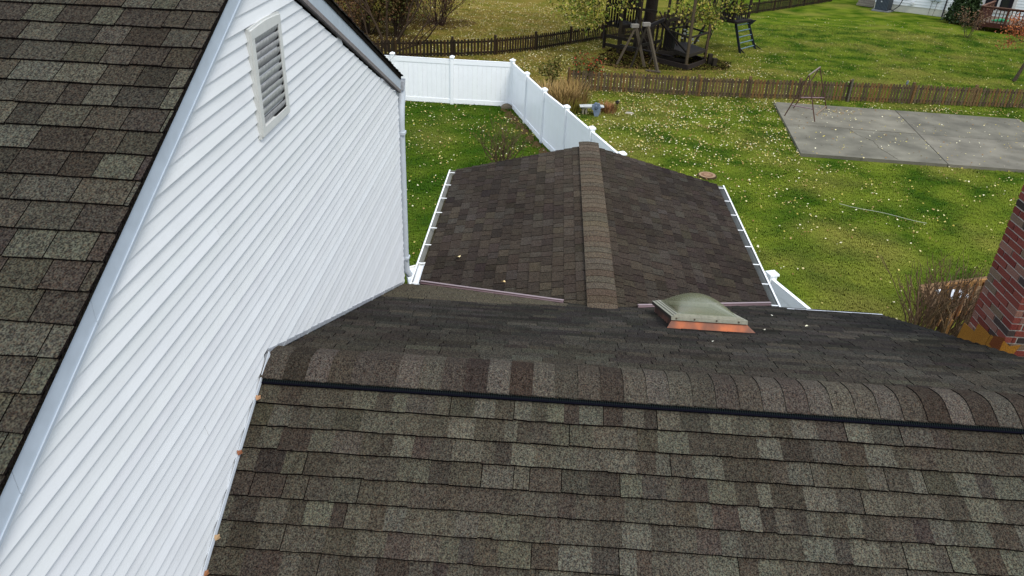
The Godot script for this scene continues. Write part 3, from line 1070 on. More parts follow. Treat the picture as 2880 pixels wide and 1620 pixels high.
func build_picket_fences() -> void:
	var a = thing("near_picket_fence", "weathered brown picket fence running behind the concrete slab", "fence")
	picket_fence(a, [Vector2(2.5, -29.2), Vector2(8.0, -29.15), Vector2(14.5, -29.75), Vector2(22.6, -30.2)], 0.83, 0.134, 0.095, [lin(140, 114, 78, 0.8), lin(116, 98, 74, 0.8), lin(148, 112, 70, 0.8), lin(126, 110, 86, 0.8), lin(104, 90, 70, 0.8)], 2.45, 1.0, 0.92)
	for p in [[16.88, -29.93, lin(160, 170, 180, 0.75)], [14.5, -29.68, lin(140, 132, 112, 0.75)]]:
		var mb = MB.new()
		mb.tube([ground(p[0], p[1], 0.0), ground(p[0], p[1], 0.98)], [0.045, 0.045], 8, p[2])
		put("patched_post", mb, M.wood, a)
	var b = thing("far_picket_fence", "dark mossy picket fence crossing behind the climbing frame, uphill to the white house", "fence")
	picket_fence(b, [Vector2(-8.6, -32.9), Vector2(-3.15, -35.0), Vector2(-1.1, -36.1), Vector2(0.91, -37.9), Vector2(4.66, -42.6), Vector2(10.3, -50.3), Vector2(20.6, -62.4), Vector2(26.0, -69.0)], 0.85, 0.168, 0.105, [lin(74, 58, 40, 0.6), lin(60, 48, 36, 0.6), lin(86, 66, 44, 0.6), lin(66, 56, 44, 0.6)], 2.7, 1.0, 0.98)

# ---------------------------------------------------------------- slab and old swing stand
func build_slab_and_stand() -> void:
	var slab = thing("concrete_slab", "grey concrete court slab in four squares with cracks and stray leaves", "slab")
	var P00 = Vector2(11.05, -28.5)
	var P10 = Vector2(15.9, -28.15)
	var P20 = Vector2(20.7, -27.75)
	var Q00 = Vector2(10.15, -21.14)
	var Q10 = Vector2(14.84, -20.82)
	var Q20 = Vector2(19.6, -20.5)
	var cols = [[P00, P10, Q00, Q10], [P10, P20, Q10, Q20]]
	for c in cols:
		var ml: Vector2 = c[0].lerp(c[2], 0.5)
		var mr: Vector2 = c[1].lerp(c[3], 0.5)
		for r in [[c[0], c[1], ml, mr], [ml, mr, c[2], c[3]]]:
			var g = 0.02
			var cen: Vector2 = (r[0] + r[1] + r[2] + r[3]) / 4.0
			var pts = []
			for q in [r[2], r[3], r[1], r[0]]:
				pts.append(q + (cen - q).normalized() * g)
			var mb = MB.new()
			var arr = []
			for hh in [-0.1, 0.11]:
				for q in pts:
					arr.append(ground(q.x, q.y, hh))
			mb.hexa(arr, vary(lin(150, 146, 130, 0.62), 0.1))
			kind(put("slab_square", mb, M.concrete, slab), "thing")
	# cracks: narrow grooves shown as dark filled seams
	var cr = MB.new()
	for path in [[Vector2(12.9, -24.7), Vector2(12.95, -23.9), Vector2(13.25, -23.2), Vector2(13.15, -22.4), Vector2(13.3, -21.05)], [Vector2(10.9, -24.95), Vector2(12.4, -24.8), Vector2(15.3, -24.5)]]:
		for j in path.size() - 1:
			var steps = 5
			for s in steps:
				var a: Vector2 = path[j].lerp(path[j + 1], float(s) / steps)
				var b: Vector2 = path[j].lerp(path[j + 1], float(s + 1) / steps)
				cr.beam(ground(a.x + rng.randf_range(-0.03, 0.03), a.y, 0.111), ground(b.x + rng.randf_range(-0.03, 0.03), b.y, 0.111), 0.011, 0.006, lin(92, 86, 76, 0.7))
	put("crack", cr, M.soil, slab)
	var st = thing("swing_stand", "rusty bare steel A-frame stand on the concrete slab", "swing frame")
	var rust = lin(92, 66, 56, 0.8)
	var zp = func(x, z, h): return ground(x, z, 0.11 + h)
	var a1: Vector3 = zp.call(11.42, -25.95, 1.66)
	var a2: Vector3 = zp.call(12.3, -27.6, 1.66)
	var feet = [zp.call(10.91, -26.18, 0.0), zp.call(11.88, -25.51, 0.0), zp.call(11.6, -27.5, 0.0), zp.call(13.0, -27.75, 0.0)]
	var tops = [a1, a1, a2, a2]
	for j in 4:
		var mb = MB.new()
		mb.tube([feet[j], tops[j]], [0.022, 0.022], 6, rust)
		put("leg", mb, M.iron, st)
	var bar = MB.new()
	bar.tube([a1 + (a1 - a2) * 0.04, a2 + (a2 - a1) * 0.04], [0.028, 0.028], 8, lin(130, 116, 106, 0.8))
	put("top_bar", bar, M.iron, st)
	for j in [0, 2]:
		var mb = MB.new()
		mb.tube([feet[j].lerp(tops[j], 0.27), feet[j + 1].lerp(tops[j], 0.27)], [0.02, 0.02], 6, lin(140, 118, 122, 0.8))
		put("cross_bar", mb, M.iron, st)
	var br = MB.new()
	br.tube([feet[3].lerp(a2, 0.06), zp.call(12.25, -26.6, 0.02)], [0.018, 0.018], 6, lin(150, 126, 100, 0.8))
	put("loose_bar", br, M.iron, st)

# ---------------------------------------------------------------- climbing frame
func build_playset() -> void:
	var t = thing("climbing_frame", "old weathered wooden climbing frame with tower, swing legs and ladder under the tree", "play structure")
	var w = lin(78, 69, 57, 0.55)
	var dk = lin(46, 40, 34, 0.6)
	var pale = lin(122, 110, 92, 0.7)
	var one = func(called: String, a: Vector3, b: Vector3, ww: float, hh: float, col: Color):
		var mb = MB.new()
		mb.beam(a, b, ww, hh, vary(col, 0.12))
		return put(called, mb, M.wood, t)
	# two A-frames of the swing
	var h1 = Vector3(5.71, -4.66, -35.1)
	var h2 = Vector3(6.17, -4.43, -34.4)
	one.call("leg", ground(4.98, -35.24), h1, 0.11, 0.11, pale)
	one.call("leg", ground(6.33, -34.97), h1, 0.12, 0.12, pale)
	one.call("leg", ground(6.85, -33.73), h2, 0.12, 0.12, pale)
	one.call("leg", ground(5.6, -34.5), h2, 0.1, 0.1, w)
	for hd in [h1, h2]:
		var mb = MB.new()
		mb.box(Transform3D(Basis(Vector3.UP, 0.3), hd + Vector3(-0.06, 0.03, 0)), Vector3(0.36, 0.16, 0.2), lin(172, 166, 156, 0.75))
		put("beam_end_cap", mb, M.stone, t)
	one.call("beam", h1 + Vector3(0, -0.1, 0), Vector3(6.1, -5.0, -39.0), 0.1, 0.16, dk)
	one.call("beam", h2 + Vector3(0, -0.1, 0), Vector3(7.5, -4.9, -38.6), 0.1, 0.16, dk)
	# left tower
	var lp = [Vector2(5.25, -38.4), Vector2(6.15, -39.0), Vector2(4.55, -39.6), Vector2(5.5, -40.4)]
	for p in lp:
		one.call("post", ground(p.x, p.y), ground(p.x, p.y, 4.8), 0.14, 0.14, w * 0.8)
	for hh in [1.35, 2.3]:
		one.call("beam", ground(lp[0].x, lp[0].y, hh), ground(lp[1].x, lp[1].y, hh), 0.06, 0.14, dk)
		one.call("beam", ground(lp[2].x, lp[2].y, hh), ground(lp[3].x, lp[3].y, hh), 0.06, 0.14, dk)
		one.call("beam", ground(lp[0].x, lp[0].y, hh), ground(lp[2].x, lp[2].y, hh), 0.06, 0.14, dk)
		one.call("beam", ground(lp[1].x, lp[1].y, hh), ground(lp[3].x, lp[3].y, hh), 0.06, 0.14, dk)
	for k in 9:
		var s = (k + 0.5) / 9.0
		var a: Vector2 = lp[0].lerp(lp[2], s)
		var b: Vector2 = lp[1].lerp(lp[3], s)
		one.call("floor_board", ground(a.x, a.y, 1.45), ground(b.x, b.y, 1.45), 0.14, 0.03, dk)
	for e in [[0, 2], [2, 3], [0, 1], [1, 3]]:
		for k in 5:
			var a: Vector2 = lp[e[0]].lerp(lp[e[1]], (k + 0.7) / 5.6)
			one.call("slat", ground(a.x, a.y, 2.35 if e[0] == 0 and e[1] == 1 else 1.4), ground(a.x, a.y, 4.3), 0.09, 0.03, dk * 1.2)
	# tall uprights near the tree
	for p in [[7.1, -39.4, 4.4], [6.2, -38.2, 4.4], [8.0, -38.2, 3.4]]:
		one.call("post", ground(p[0], p[1]), ground(p[0], p[1], p[2]), 0.11, 0.11, w)
	one.call("beam", Vector3(5.4, -4.37, -38.5), Vector3(7.1, -4.56, -38.7), 0.08, 0.12, dk)
	# open play house on the right
	var f = Vector2(8.35, -35.03)
	var r = Vector2(9.55, -36.75)
	var bl = Vector2(7.5, -37.4)
	var br = Vector2(8.75, -38.9)
	one.call("post", ground(f.x, f.y), ground(f.x, f.y, 3.6), 0.12, 0.12, lin(112, 100, 76, 0.65))
	one.call("post", ground(r.x, r.y), ground(r.x, r.y, 1.95), 0.1, 0.1, lin(112, 94, 72, 0.65))
	one.call("post", ground(bl.x, bl.y), ground(bl.x, bl.y, 3.4), 0.11, 0.11, w)
	one.call("post", ground(br.x, br.y), ground(br.x, br.y, 2.6), 0.11, 0.11, w)
	for hh in [0.62, 1.5]:
		var q = 0.14 if hh < 1 else 0.09
		one.call("rail", ground(f.x, f.y, hh), ground(r.x, r.y, hh + 0.05), 0.05, q, w)
		one.call("rail", ground(f.x, f.y, hh), ground(bl.x, bl.y, hh), 0.05, q, w)
		one.call("rail", ground(bl.x, bl.y, hh), ground(br.x, br.y, hh), 0.05, q, dk)
		one.call("rail", ground(r.x, r.y, hh), ground(br.x, br.y, hh), 0.05, q, w)
	for k in 8:
		var a = f.lerp(bl, (k + 0.5) / 8.0)
		var b = r.lerp(br, (k + 0.5) / 8.0)
		one.call("floor_board", ground(a.x, a.y, 0.7), ground(b.x, b.y, 0.7), 0.24, 0.03, dk)
	for k in 6:
		var a = bl.lerp(f, (k + 0.6) / 14.0)
		one.call("slat", ground(a.x, a.y, 0.7), ground(a.x, a.y, 1.5), 0.09, 0.025, dk)
	one.call("brace", ground(f.x, f.y, 0.75), Vector3(7.2, -4.9, -37.8), 0.06, 0.08, dk)
	one.call("brace", Vector3(9.54, -4.93, -38.0), Vector3(8.95, -5.7, -37.0), 0.1, 0.1, dk)
	# panel of coloured pegs, a green one among pale ones
	for k in 14:
		var mb = MB.new()
		var p = r.lerp(br, 0.25 + 0.6 * rng.randf())
		mb.box(Transform3D(Basis(Vector3.UP, rng.randf() * 3.0), ground(p.x - rng.randf() * 0.5, p.y, 0.85 + rng.randf() * 0.6)), Vector3(0.1, 0.05, 0.06), lin(40, 92, 74, 0.8) if k % 4 == 0 else lin(178, 180, 172, 0.7))
		put("peg", mb, M.plastic, t)
	# low deck and loose boards between the tower and the play house
	for k in 7:
		var a = Vector2(5.9, -37.9).lerp(Vector2(7.3, -36.3), (k + 0.5) / 7.0)
		one.call("floor_board", ground(a.x - 0.7, a.y - 0.9, 0.42), ground(a.x + 0.6, a.y + 0.5, 0.42), 0.2, 0.035, dk)
	for e in [[4.6, -38.9, 5.9, -37.3, 0.35], [4.6, -38.9, 5.9, -37.3, 0.8], [5.3, -38.3, 7.0, -38.8, 0.9], [7.1, -36.6, 8.3, -36.0, 0.5], [7.1, -36.6, 8.4, -35.9, 0.22], [6.2, -36.9, 7.4, -38.4, 0.7], [7.4, -37.5, 8.8, -38.9, 1.9]]:
		one.call("rail", ground(e[0], e[1], e[4]), ground(e[2], e[3], e[4] + 0.05), 0.05, 0.16, w * 0.8)
	for e in [[6.0, -38.2, 1.9, 6.9, -37.2, 0.1], [7.2, -38.6, 2.2, 8.1, -37.0, 0.8], [7.4, -37.6, 1.0, 6.6, -35.6, 0.05], [8.2, -36.0, 2.1, 9.3, -37.8, 1.9]]:
		one.call("brace", ground(e[0], e[1], e[2]), ground(e[3], e[4], e[5]), 0.06, 0.06, w * 0.8)
	for k in 6:
		var a = Vector2(7.3, -39.3).lerp(Vector2(8.7, -39.5), k / 5.0)
		one.call("slat", ground(a.x, a.y, 0.1), ground(a.x, a.y, 1.7), 0.12, 0.03, dk)
	# sand pit boards at the foot
	for e in [[Vector2(8.39, -34.73), Vector2(9.57, -36.64)], [Vector2(8.39, -34.73), Vector2(7.1, -36.2)], [Vector2(7.1, -36.2), Vector2(6.9, -38.4)], [Vector2(9.57, -36.64), Vector2(9.0, -38.3)], [Vector2(6.95, -36.9), Vector2(8.6, -36.3)]]:
		one.call("pit_board", ground(e[0].x, e[0].y, 0.13), ground(e[1].x, e[1].y, 0.13), 0.06, 0.26, w)
	one.call("plank", ground(6.3, -33.95, 0.06), ground(6.95, -33.6, 0.08), 0.12, 0.06, pale)
	one.call("stump_post", ground(9.75, -36.5), ground(9.75, -36.5, 0.55), 0.2, 0.2, w)
	one.call("stump_post", ground(9.95, -36.2), ground(9.95, -36.2, 0.4), 0.2, 0.2, w)
	# right cabin on stilts with its blue ladder
	var plat = [Vector3(10.4, -5.1, -40.3), Vector3(11.65, -5.28, -40.35), Vector3(12.85, -5.4, -42.0), Vector3(11.5, -5.2, -42.2)]
	var pf = MB.new()
	pf.hexa([plat[0], plat[1], plat[2], plat[3], plat[0] + Vector3(0, 0.12, 0), plat[1] + Vector3(0, 0.12, 0), plat[2] + Vector3(0, 0.12, 0), plat[3] + Vector3(0, 0.12, 0)], dk)
	put("platform", pf, M.wood, t)
	for p in [[10.75, -40.5, 2.6], [11.45, -40.45, 2.6], [12.6, -42.0, 2.7], [11.6, -42.1, 2.6]]:
		one.call("post", Vector3(p[0], -5.2, p[1]), Vector3(p[0], -5.2 + p[2], p[1]), 0.12, 0.12, w * 0.9)
	for k in 7:
		var s = (k + 0.5) / 7.0
		var a = Vector3(10.75, -5.1, -40.5).lerp(Vector3(11.45, -5.1, -40.45), s)
		one.call("slat", a, a + Vector3(0, 2.5, 0), 0.085, 0.03, dk * 0.8)
		var b = Vector3(11.5, -5.2, -40.6).lerp(Vector3(12.6, -5.3, -42.0), s)
		one.call("slat", b, b + Vector3(0, 0.7, 0), 0.07, 0.03, dk)
	one.call("brace", Vector3(10.5, -5.17, -40.3), Vector3(10.05, -6.05, -39.3), 0.11, 0.11, dk)
	one.call("brace", Vector3(10.05, -6.05, -39.3), ground(10.0, -39.2), 0.13, 0.13, dk)
	var l0 = ground(12.1, -40.29)
	var l1 = ground(13.3, -42.0)
	var u0 = Vector3(11.65, -5.3, -40.55)
	var u1 = Vector3(12.62, -5.4, -41.9)
	one.call("ladder_rail", l0, u0, 0.09, 0.12, lin(40, 44, 54, 0.7))
	one.call("ladder_rail", l1, u1, 0.09, 0.12, lin(40, 44, 54, 0.7))
	for k in 5:
		var s = 0.14 + 0.2 * k
		var mb = MB.new()
		mb.tube([l0.lerp(u0, s), l1.lerp(u1, s)], [0.03, 0.03], 6, lin(84, 112, 124, 0.75))
		put("rung", mb, M.plastic, t)
	one.call("prop", l1 + Vector3(0.35, 0, 0.05), l1.lerp(u1, 0.2), 0.06, 0.06, w)
	one.call("prop", l0 + Vector3(0.25, 0, 0.05), l0.lerp(u0, 0.2), 0.06, 0.06, w)
	var corner = MB.new()
	corner.prism([u1 + Vector3(-0.1, 0.1, 0.05), u1 + Vector3(0.45, 0.1, 0.0), u1 + Vector3(0.06, -0.25, 0.05)], Vector3(0, 0, -0.05), lin(34, 36, 46, 0.7))
	put("corner_gusset", corner, M.wood, t)

# ---------------------------------------------------------------- trees
func leaf_mesh(fold: float) -> ArrayMesh:   # a small lobed leaf, folded along its midrib, about 1 unit long
	var mb = MB.new()
	var rim = [Vector3(0, 0, 0.5), Vector3(0.34, 0, 0.22), Vector3(0.5, 0, -0.08), Vector3(0.22, 0, -0.2), Vector3(0, 0, -0.5), Vector3(-0.22, 0, -0.2), Vector3(-0.5, 0, -0.08), Vector3(-0.34, 0, 0.22)]
	for j in rim.size():
		rim[j].y = absf(rim[j].x) * fold
	for j in range(1, 7):
		mb.tri(rim[0], rim[j], rim[j + 1], Color(1, 1, 1))
	return mb.mesh()

func small_leaf() -> ArrayMesh:
	var mb = MB.new()
	mb.tri(Vector3(0, 0, 0.5), Vector3(0.42, 0.1, 0.05), Vector3(0, 0, -0.5), Color(1, 1, 1))
	mb.tri(Vector3(0, 0, 0.5), Vector3(0, 0, -0.5), Vector3(-0.42, 0.1, 0.05), Color(1, 1, 1))
	return mb.mesh()

func scatter(called: String, mesh: Mesh, xf: Array, cols: Array, material: Material, parent: Node = self) -> MultiMeshInstance3D:
	var mm = MultiMesh.new()
	mm.transform_format = MultiMesh.TRANSFORM_3D
	mm.use_colors = true
	mm.mesh = mesh
	mm.instance_count = xf.size()
	for j in xf.size():
		mm.set_instance_transform(j, xf[j])
		mm.set_instance_color(j, cols[j])
	var o = MultiMeshInstance3D.new()
	o.name = numbered(called, parent)
	o.multimesh = mm
	o.material_override = material
	parent.add_child(o, true)
	return o

func grow(mb: MB, p: Vector3, d: Vector3, length: float, r: float, depth: int, spread: float, col: Color, tips: Array, droop := 0.0) -> void:
	var pts = [p]
	var rad = [r]
	var q = p
	var dd = d
	var n = 4
	for j in n:
		dd = (dd + Vector3(rng.randf_range(-1, 1), rng.randf_range(-0.6, 0.8) - droop, rng.randf_range(-1, 1)) * 0.16).normalized()
		q += dd * length / n
		pts.append(q)
		rad.append(r * (1.0 - 0.42 * (j + 1) / n))
	mb.tube(pts, rad, 6 if r > 0.03 else (4 if r > 0.012 else 3), col, false)
	tips.append(q)
	if depth <= 0:
		return
	var kids = 2 + (1 if rng.randf() < 0.6 else 0)
	for j in kids:
		var axis = Vector3(rng.randf_range(-1, 1), rng.randf_range(-0.3, 1), rng.randf_range(-1, 1)).normalized()
		var nd = (dd + axis * spread).normalized()
		var from: Vector3 = pts[4] if j == 0 else pts[2 + rng.randi() % 3]
		grow(mb, from, nd, length * rng.randf_range(0.62, 0.85), r * 0.56, depth - 1, spread, vary(col, 0.08), tips, droop)

func random_basis(s: float) -> Basis:
	return Basis.from_euler(Vector3(rng.randf_range(-1.2, 1.2), rng.randf() * TAU, rng.randf_range(-1.2, 1.2))).scaled(Vector3.ONE * s)

func build_big_tree() -> void:
	var base = ground(6.95, -40.45)
	var t = thing("maple_tree", "big maple tree with thick dark trunk and yellow green leaves over the climbing frame", "tree")
	var bark = lin(78, 66, 56, 0.6)
	var tr = MB.new()
	tr.tube([base + Vector3(0, -0.1, 0), base + Vector3(0, 0.3, 0), base + Vector3(0, 2, 0), base + Vector3(0.05, 4.2, 0.1), base + Vector3(0.1, 6.5, 0.2), base + Vector3(0.2, 10.5, 0.3)], [0.5, 0.38, 0.31, 0.29, 0.25, 0.1], 14, bark)
	put("trunk", tr, M.bark, t)
	var tips = []
	var limbs = [[3.9, Vector3(-0.9, 0.25, 0.5)], [4.3, Vector3(0.8, 0.3, 0.55)], [4.6, Vector3(-0.6, 0.4, -0.7)], [4.9, Vector3(0.9, 0.35, -0.4)], [5.3, Vector3(0.1, 0.4, 0.9)], [6.2, Vector3(-0.7, 0.6, 0.2)], [7.0, Vector3(0.6, 0.7, 0.2)], [8.2, Vector3(0.0, 0.9, -0.4)], [4.0, Vector3(-1.0, 0.12, 0.9)], [4.2, Vector3(-1.0, 0.15, 0.0)]]
	for l in limbs:
		var mb = MB.new()
		grow(mb, base + Vector3(0.05, l[0], 0.1), (l[1] as Vector3).normalized(), 2.4, 0.12, 3, 0.75, bark, tips, 0.12)
		put("limb", mb, M.bark, t)
	var xf = []
	var cols = []
	var pal = [lin(146, 148, 50, 0.68), lin(120, 134, 44, 0.68), lin(168, 156, 64, 0.68), lin(94, 112, 38, 0.65), lin(172, 158, 88, 0.68)]
	for p in tips:
		for j in 34:
			var o = Vector3(rng.randfn() * 0.55, rng.randfn() * 0.45 - 0.15, rng.randfn() * 0.55)
			xf.append(Transform3D(random_basis(rng.randf_range(0.1, 0.17)), p + o))
			cols.append(vary(pal[rng.randi() % 5], 0.2))
	# low hanging sprays in front of and around the frame
	var sprays = [[3.0, -4.35, -36.5, 0.95], [3.4, -4.5, -37.2, 0.85], [2.3, -4.1, -37.0, 0.9], [4.2, -4.7, -37.7, 0.5], [5.2, -3.9, -36.8, 0.6], [8.9, -4.2, -37.0, 0.65], [9.5, -4.45, -37.5, 0.75], [10.0, -4.6, -38.4, 0.6], [8.0, -3.9, -36.6, 0.7], [9.0, -4.0, -36.8, 0.7], [10.4, -4.0, -38.6, 0.6], [3.4, -3.8, -36.6, 0.9], [11.6, -4.4, -40.0, 0.5], [3.6, -5.0, -37.2, 0.6], [9.9, -4.95, -38.6, 0.45]]
	for s in sprays:
		var c = Vector3(s[0], s[1], s[2])
		var tw = MB.new()
		for j in 5:
			var e = c + Vector3(rng.randfn() * s[3] * 0.5, rng.randfn() * 0.3 - 0.2, rng.randfn() * s[3] * 0.5)
			tw.tube([c + Vector3(rng.randfn() * 0.2, 1.1, rng.randfn() * 0.2), c.lerp(e, 0.5) + Vector3(0, 0.3, 0), e], [0.016, 0.011, 0.005], 4, bark, false)
		put("twig", tw, M.bark, t)
		var n = int(230 * s[3])
		for j in n:
			var o = Vector3(rng.randfn() * s[3] * 0.55, rng.randfn() * s[3] * 0.42, rng.randfn() * s[3] * 0.55)
			xf.append(Transform3D(random_basis(rng.randf_range(0.09, 0.16)), c + o))
			cols.append(vary(pal[rng.randi() % 5], 0.22))
	kind(scatter("crown", leaf_mesh(0.3), xf, cols, M.crown, t), "stuff")

func bare_shrub(called: String, label: String, at: Vector3, stems: int, height: float, lean: float, r: float, col: Color, depth: int, leaves := 0, pal := [], category := "shrub", leaf_size := 0.08) -> Node3D:
	var t = thing(called, label, category)
	var tips = []
	for j in stems:
		var a = rng.randf() * TAU
		var d = Vector3(cos(a) * lean * rng.randf(), 1.0, sin(a) * lean * rng.randf()).normalized()
		var mb = MB.new()
		grow(mb, at + Vector3(cos(a), 0, sin(a)) * rng.randf() * 0.12 * height, d, height * rng.randf_range(0.4, 0.6), r * rng.randf_range(0.7, 1.1), depth, 0.55, vary(col, 0.2), tips)
		put("stem", mb, M.bark, t)
	if leaves:
		var xf = []
		var cols = []
		for j in leaves:
			var p: Vector3 = tips[rng.randi() % tips.size()]
			xf.append(Transform3D(random_basis(rng.randf_range(0.7, 1.3) * leaf_size), p + Vector3(rng.randfn(), rng.randfn(), rng.randfn()) * 0.09 * height))
			cols.append(vary(pal[rng.randi() % pal.size()], 0.25))
		kind(scatter("foliage", small_leaf(), xf, cols, M.crown, t), "stuff")
	return t

func build_left_growth() -> void:
	var brown = lin(104, 84, 66, 0.62)
	# bare spreading tree right behind the white fence
	var t = thing("bare_tree", "bare spreading brown tree rising just behind the white fence", "tree")
	var base = ground(-6.5, -35.4)
	var tips = []
	for s in [[Vector3(-0.35, 1, 0.1), 0.085, 1.9], [Vector3(0.5, 0.9, 0.1), 0.09, 1.8], [Vector3(0.02, 1, -0.2), 0.075, 2.1], [Vector3(0.95, 0.5, 0.2), 0.07, 2.2], [Vector3(-0.9, 0.6, 0.2), 0.07, 1.9]]:
		var mb = MB.new()
		grow(mb, base + Vector3(s[0].x * 0.15, -0.05, 0), (s[0] as Vector3).normalized(), s[2], s[1], 4, 0.7, brown, tips)
		put("limb", mb, M.bark, t)
	var green = [lin(128, 126, 40, 0.7), lin(92, 108, 38, 0.7), lin(150, 130, 44, 0.7)]
	var rust = [lin(120, 80, 54, 0.6), lin(104, 84, 58, 0.6), lin(132, 100, 60, 0.6)]
	bare_shrub("thicket_shrub", "yellow green thicket bush behind the bare tree", ground(-8.6, -40.5), 16, 3.2, 0.6, 0.035, brown, 3, 5200, green + rust, "bush", 0.13)
	bare_shrub("thicket_shrub", "dark green and brown bush nearest the tall house's rake", ground(-11.5, -40.0), 16, 3.4, 0.6, 0.035, brown, 3, 5200, green + rust, "bush", 0.13)
	bare_shrub("thicket_shrub", "red brown twiggy bush standing right of the bare tree", ground(-5.2, -44.5), 20, 2.6, 0.7, 0.03, lin(110, 80, 70, 0.6), 3, 2600, rust, "bush", 0.1)
	bare_shrub("thicket_shrub", "tangled grey brown brush low beside the bare tree's foot", ground(-8.9, -37.4), 18, 1.9, 0.9, 0.025, brown, 3, 1600, rust, "bush", 0.1)
	bare_shrub("thicket_shrub", "dense dark bush directly behind the bare tree's limbs", ground(-6.9, -39.6), 18, 2.6, 0.6, 0.03, brown, 3, 5200, [lin(84, 88, 36, 0.6), lin(104, 92, 48, 0.6), lin(112, 80, 50, 0.6)], "bush", 0.12)
	bare_shrub("thicket_shrub", "yellowish bush behind the dense dark one", ground(-7.6, -43.5), 18, 3.4, 0.6, 0.03, brown, 3, 5200, green, "bush", 0.14)
	bare_shrub("thicket_shrub", "tall leafy olive bush at the far edge of the field", ground(-8.2, -47.0), 12, 3.8, 0.5, 0.035, brown, 3, 5200, green, "bush", 0.15)
	bare_shrub("thicket_shrub", "brown bush at the far edge, left of the olive one", ground(-12.5, -46.0), 12, 3.8, 0.5, 0.035, brown, 3, 4200, rust + green, "bush", 0.15)
	# weeds and bushes by the corner of the white fence
	grass_clump("tall_grass", "clump of tall tan dry grass beside the white fence corner", ground(2.15, -25.9), 0.55, 0.9, 260, lin(160, 132, 84, 0.7))
	grass_clump("tall_grass", "tan dry grass behind the white bench", ground(2.75, -26.7), 0.6, 0.85, 260, lin(150, 124, 76, 0.7))
	grass_clump("tall_grass", "low olive tuft in front of the tan grass by the bench", ground(2.6, -25.3), 0.4, 0.5, 160, lin(112, 104, 46, 0.7))
	grass_clump("tall_grass", "tan weeds against the outer side of the white fence", ground(1.7, -27.3), 0.6, 0.75, 240, lin(158, 132, 86, 0.75))
	grass_clump("tall_grass", "brownish weeds before the end of the picket fence", ground(2.5, -28.2), 0.6, 0.7, 240, lin(138, 112, 70, 0.7))
	grass_clump("tall_grass", "thin reddish brown weeds right of the white bench", ground(4.0, -25.7), 0.35, 0.4, 160, lin(150, 108, 72, 0.7))
	bare_shrub("red_leaf_bush", "bush with scattered red leaves at the end of the brown picket fence", ground(3.2, -29.6), 10, 1.2, 0.5, 0.014, brown, 2, 900, [lin(96, 98, 40, 0.7), lin(84, 84, 40, 0.7), lin(160, 62, 36, 0.7), lin(120, 110, 50, 0.7)], "bush", 0.09)
	bare_shrub("hedge_bush", "leafy olive bush left of the red leaved one", ground(1.7, -29.2), 10, 1.0, 0.6, 0.014, brown, 2, 1000, [lin(110, 106, 44, 0.7), lin(128, 110, 60, 0.7), lin(90, 96, 36, 0.7)], "bush", 0.09)
	# bare bush beyond the wing's far gable
	bare_shrub("bare_bush", "bare twiggy bush on the lawn beyond the wing's roof", ground(0.45, -17.9), 22, 1.25, 0.9, 0.018, lin(150, 124, 96, 0.75), 3, 60, [lin(150, 140, 60, 0.7)], "shrub", 0.07)

func grass_clump(called: String, label: String, at: Vector3, rad: float, hh: float, n: int, col: Color) -> void:
	var mb = MB.new()
	for j in n:
		var a = rng.randf() * TAU
		var q = sqrt(rng.randf()) * rad
		var p = at + Vector3(cos(a) * q, 0, sin(a) * q)
		var d = Vector3(cos(a) * 0.5 * rng.randf(), 1, sin(a) * 0.5 * rng.randf()).normalized() * hh * rng.randf_range(0.6, 1.15)
		var s = Vector3(cos(a + 1.5), 0, sin(a + 1.5)) * 0.014
		var c = vary(col, 0.3)
		var m = p + d * 0.6
		var e = p + d + Vector3(cos(a), -0.2, sin(a)) * 0.18 * hh
		mb.quad(p - s, p + s, m + s * 0.8, m - s * 0.8, c)
		mb.tri(m - s * 0.8, m + s * 0.8, e, c)
	kind(tag(put(called, mb, M.leaf), label, "grass clump", ""), "thing")

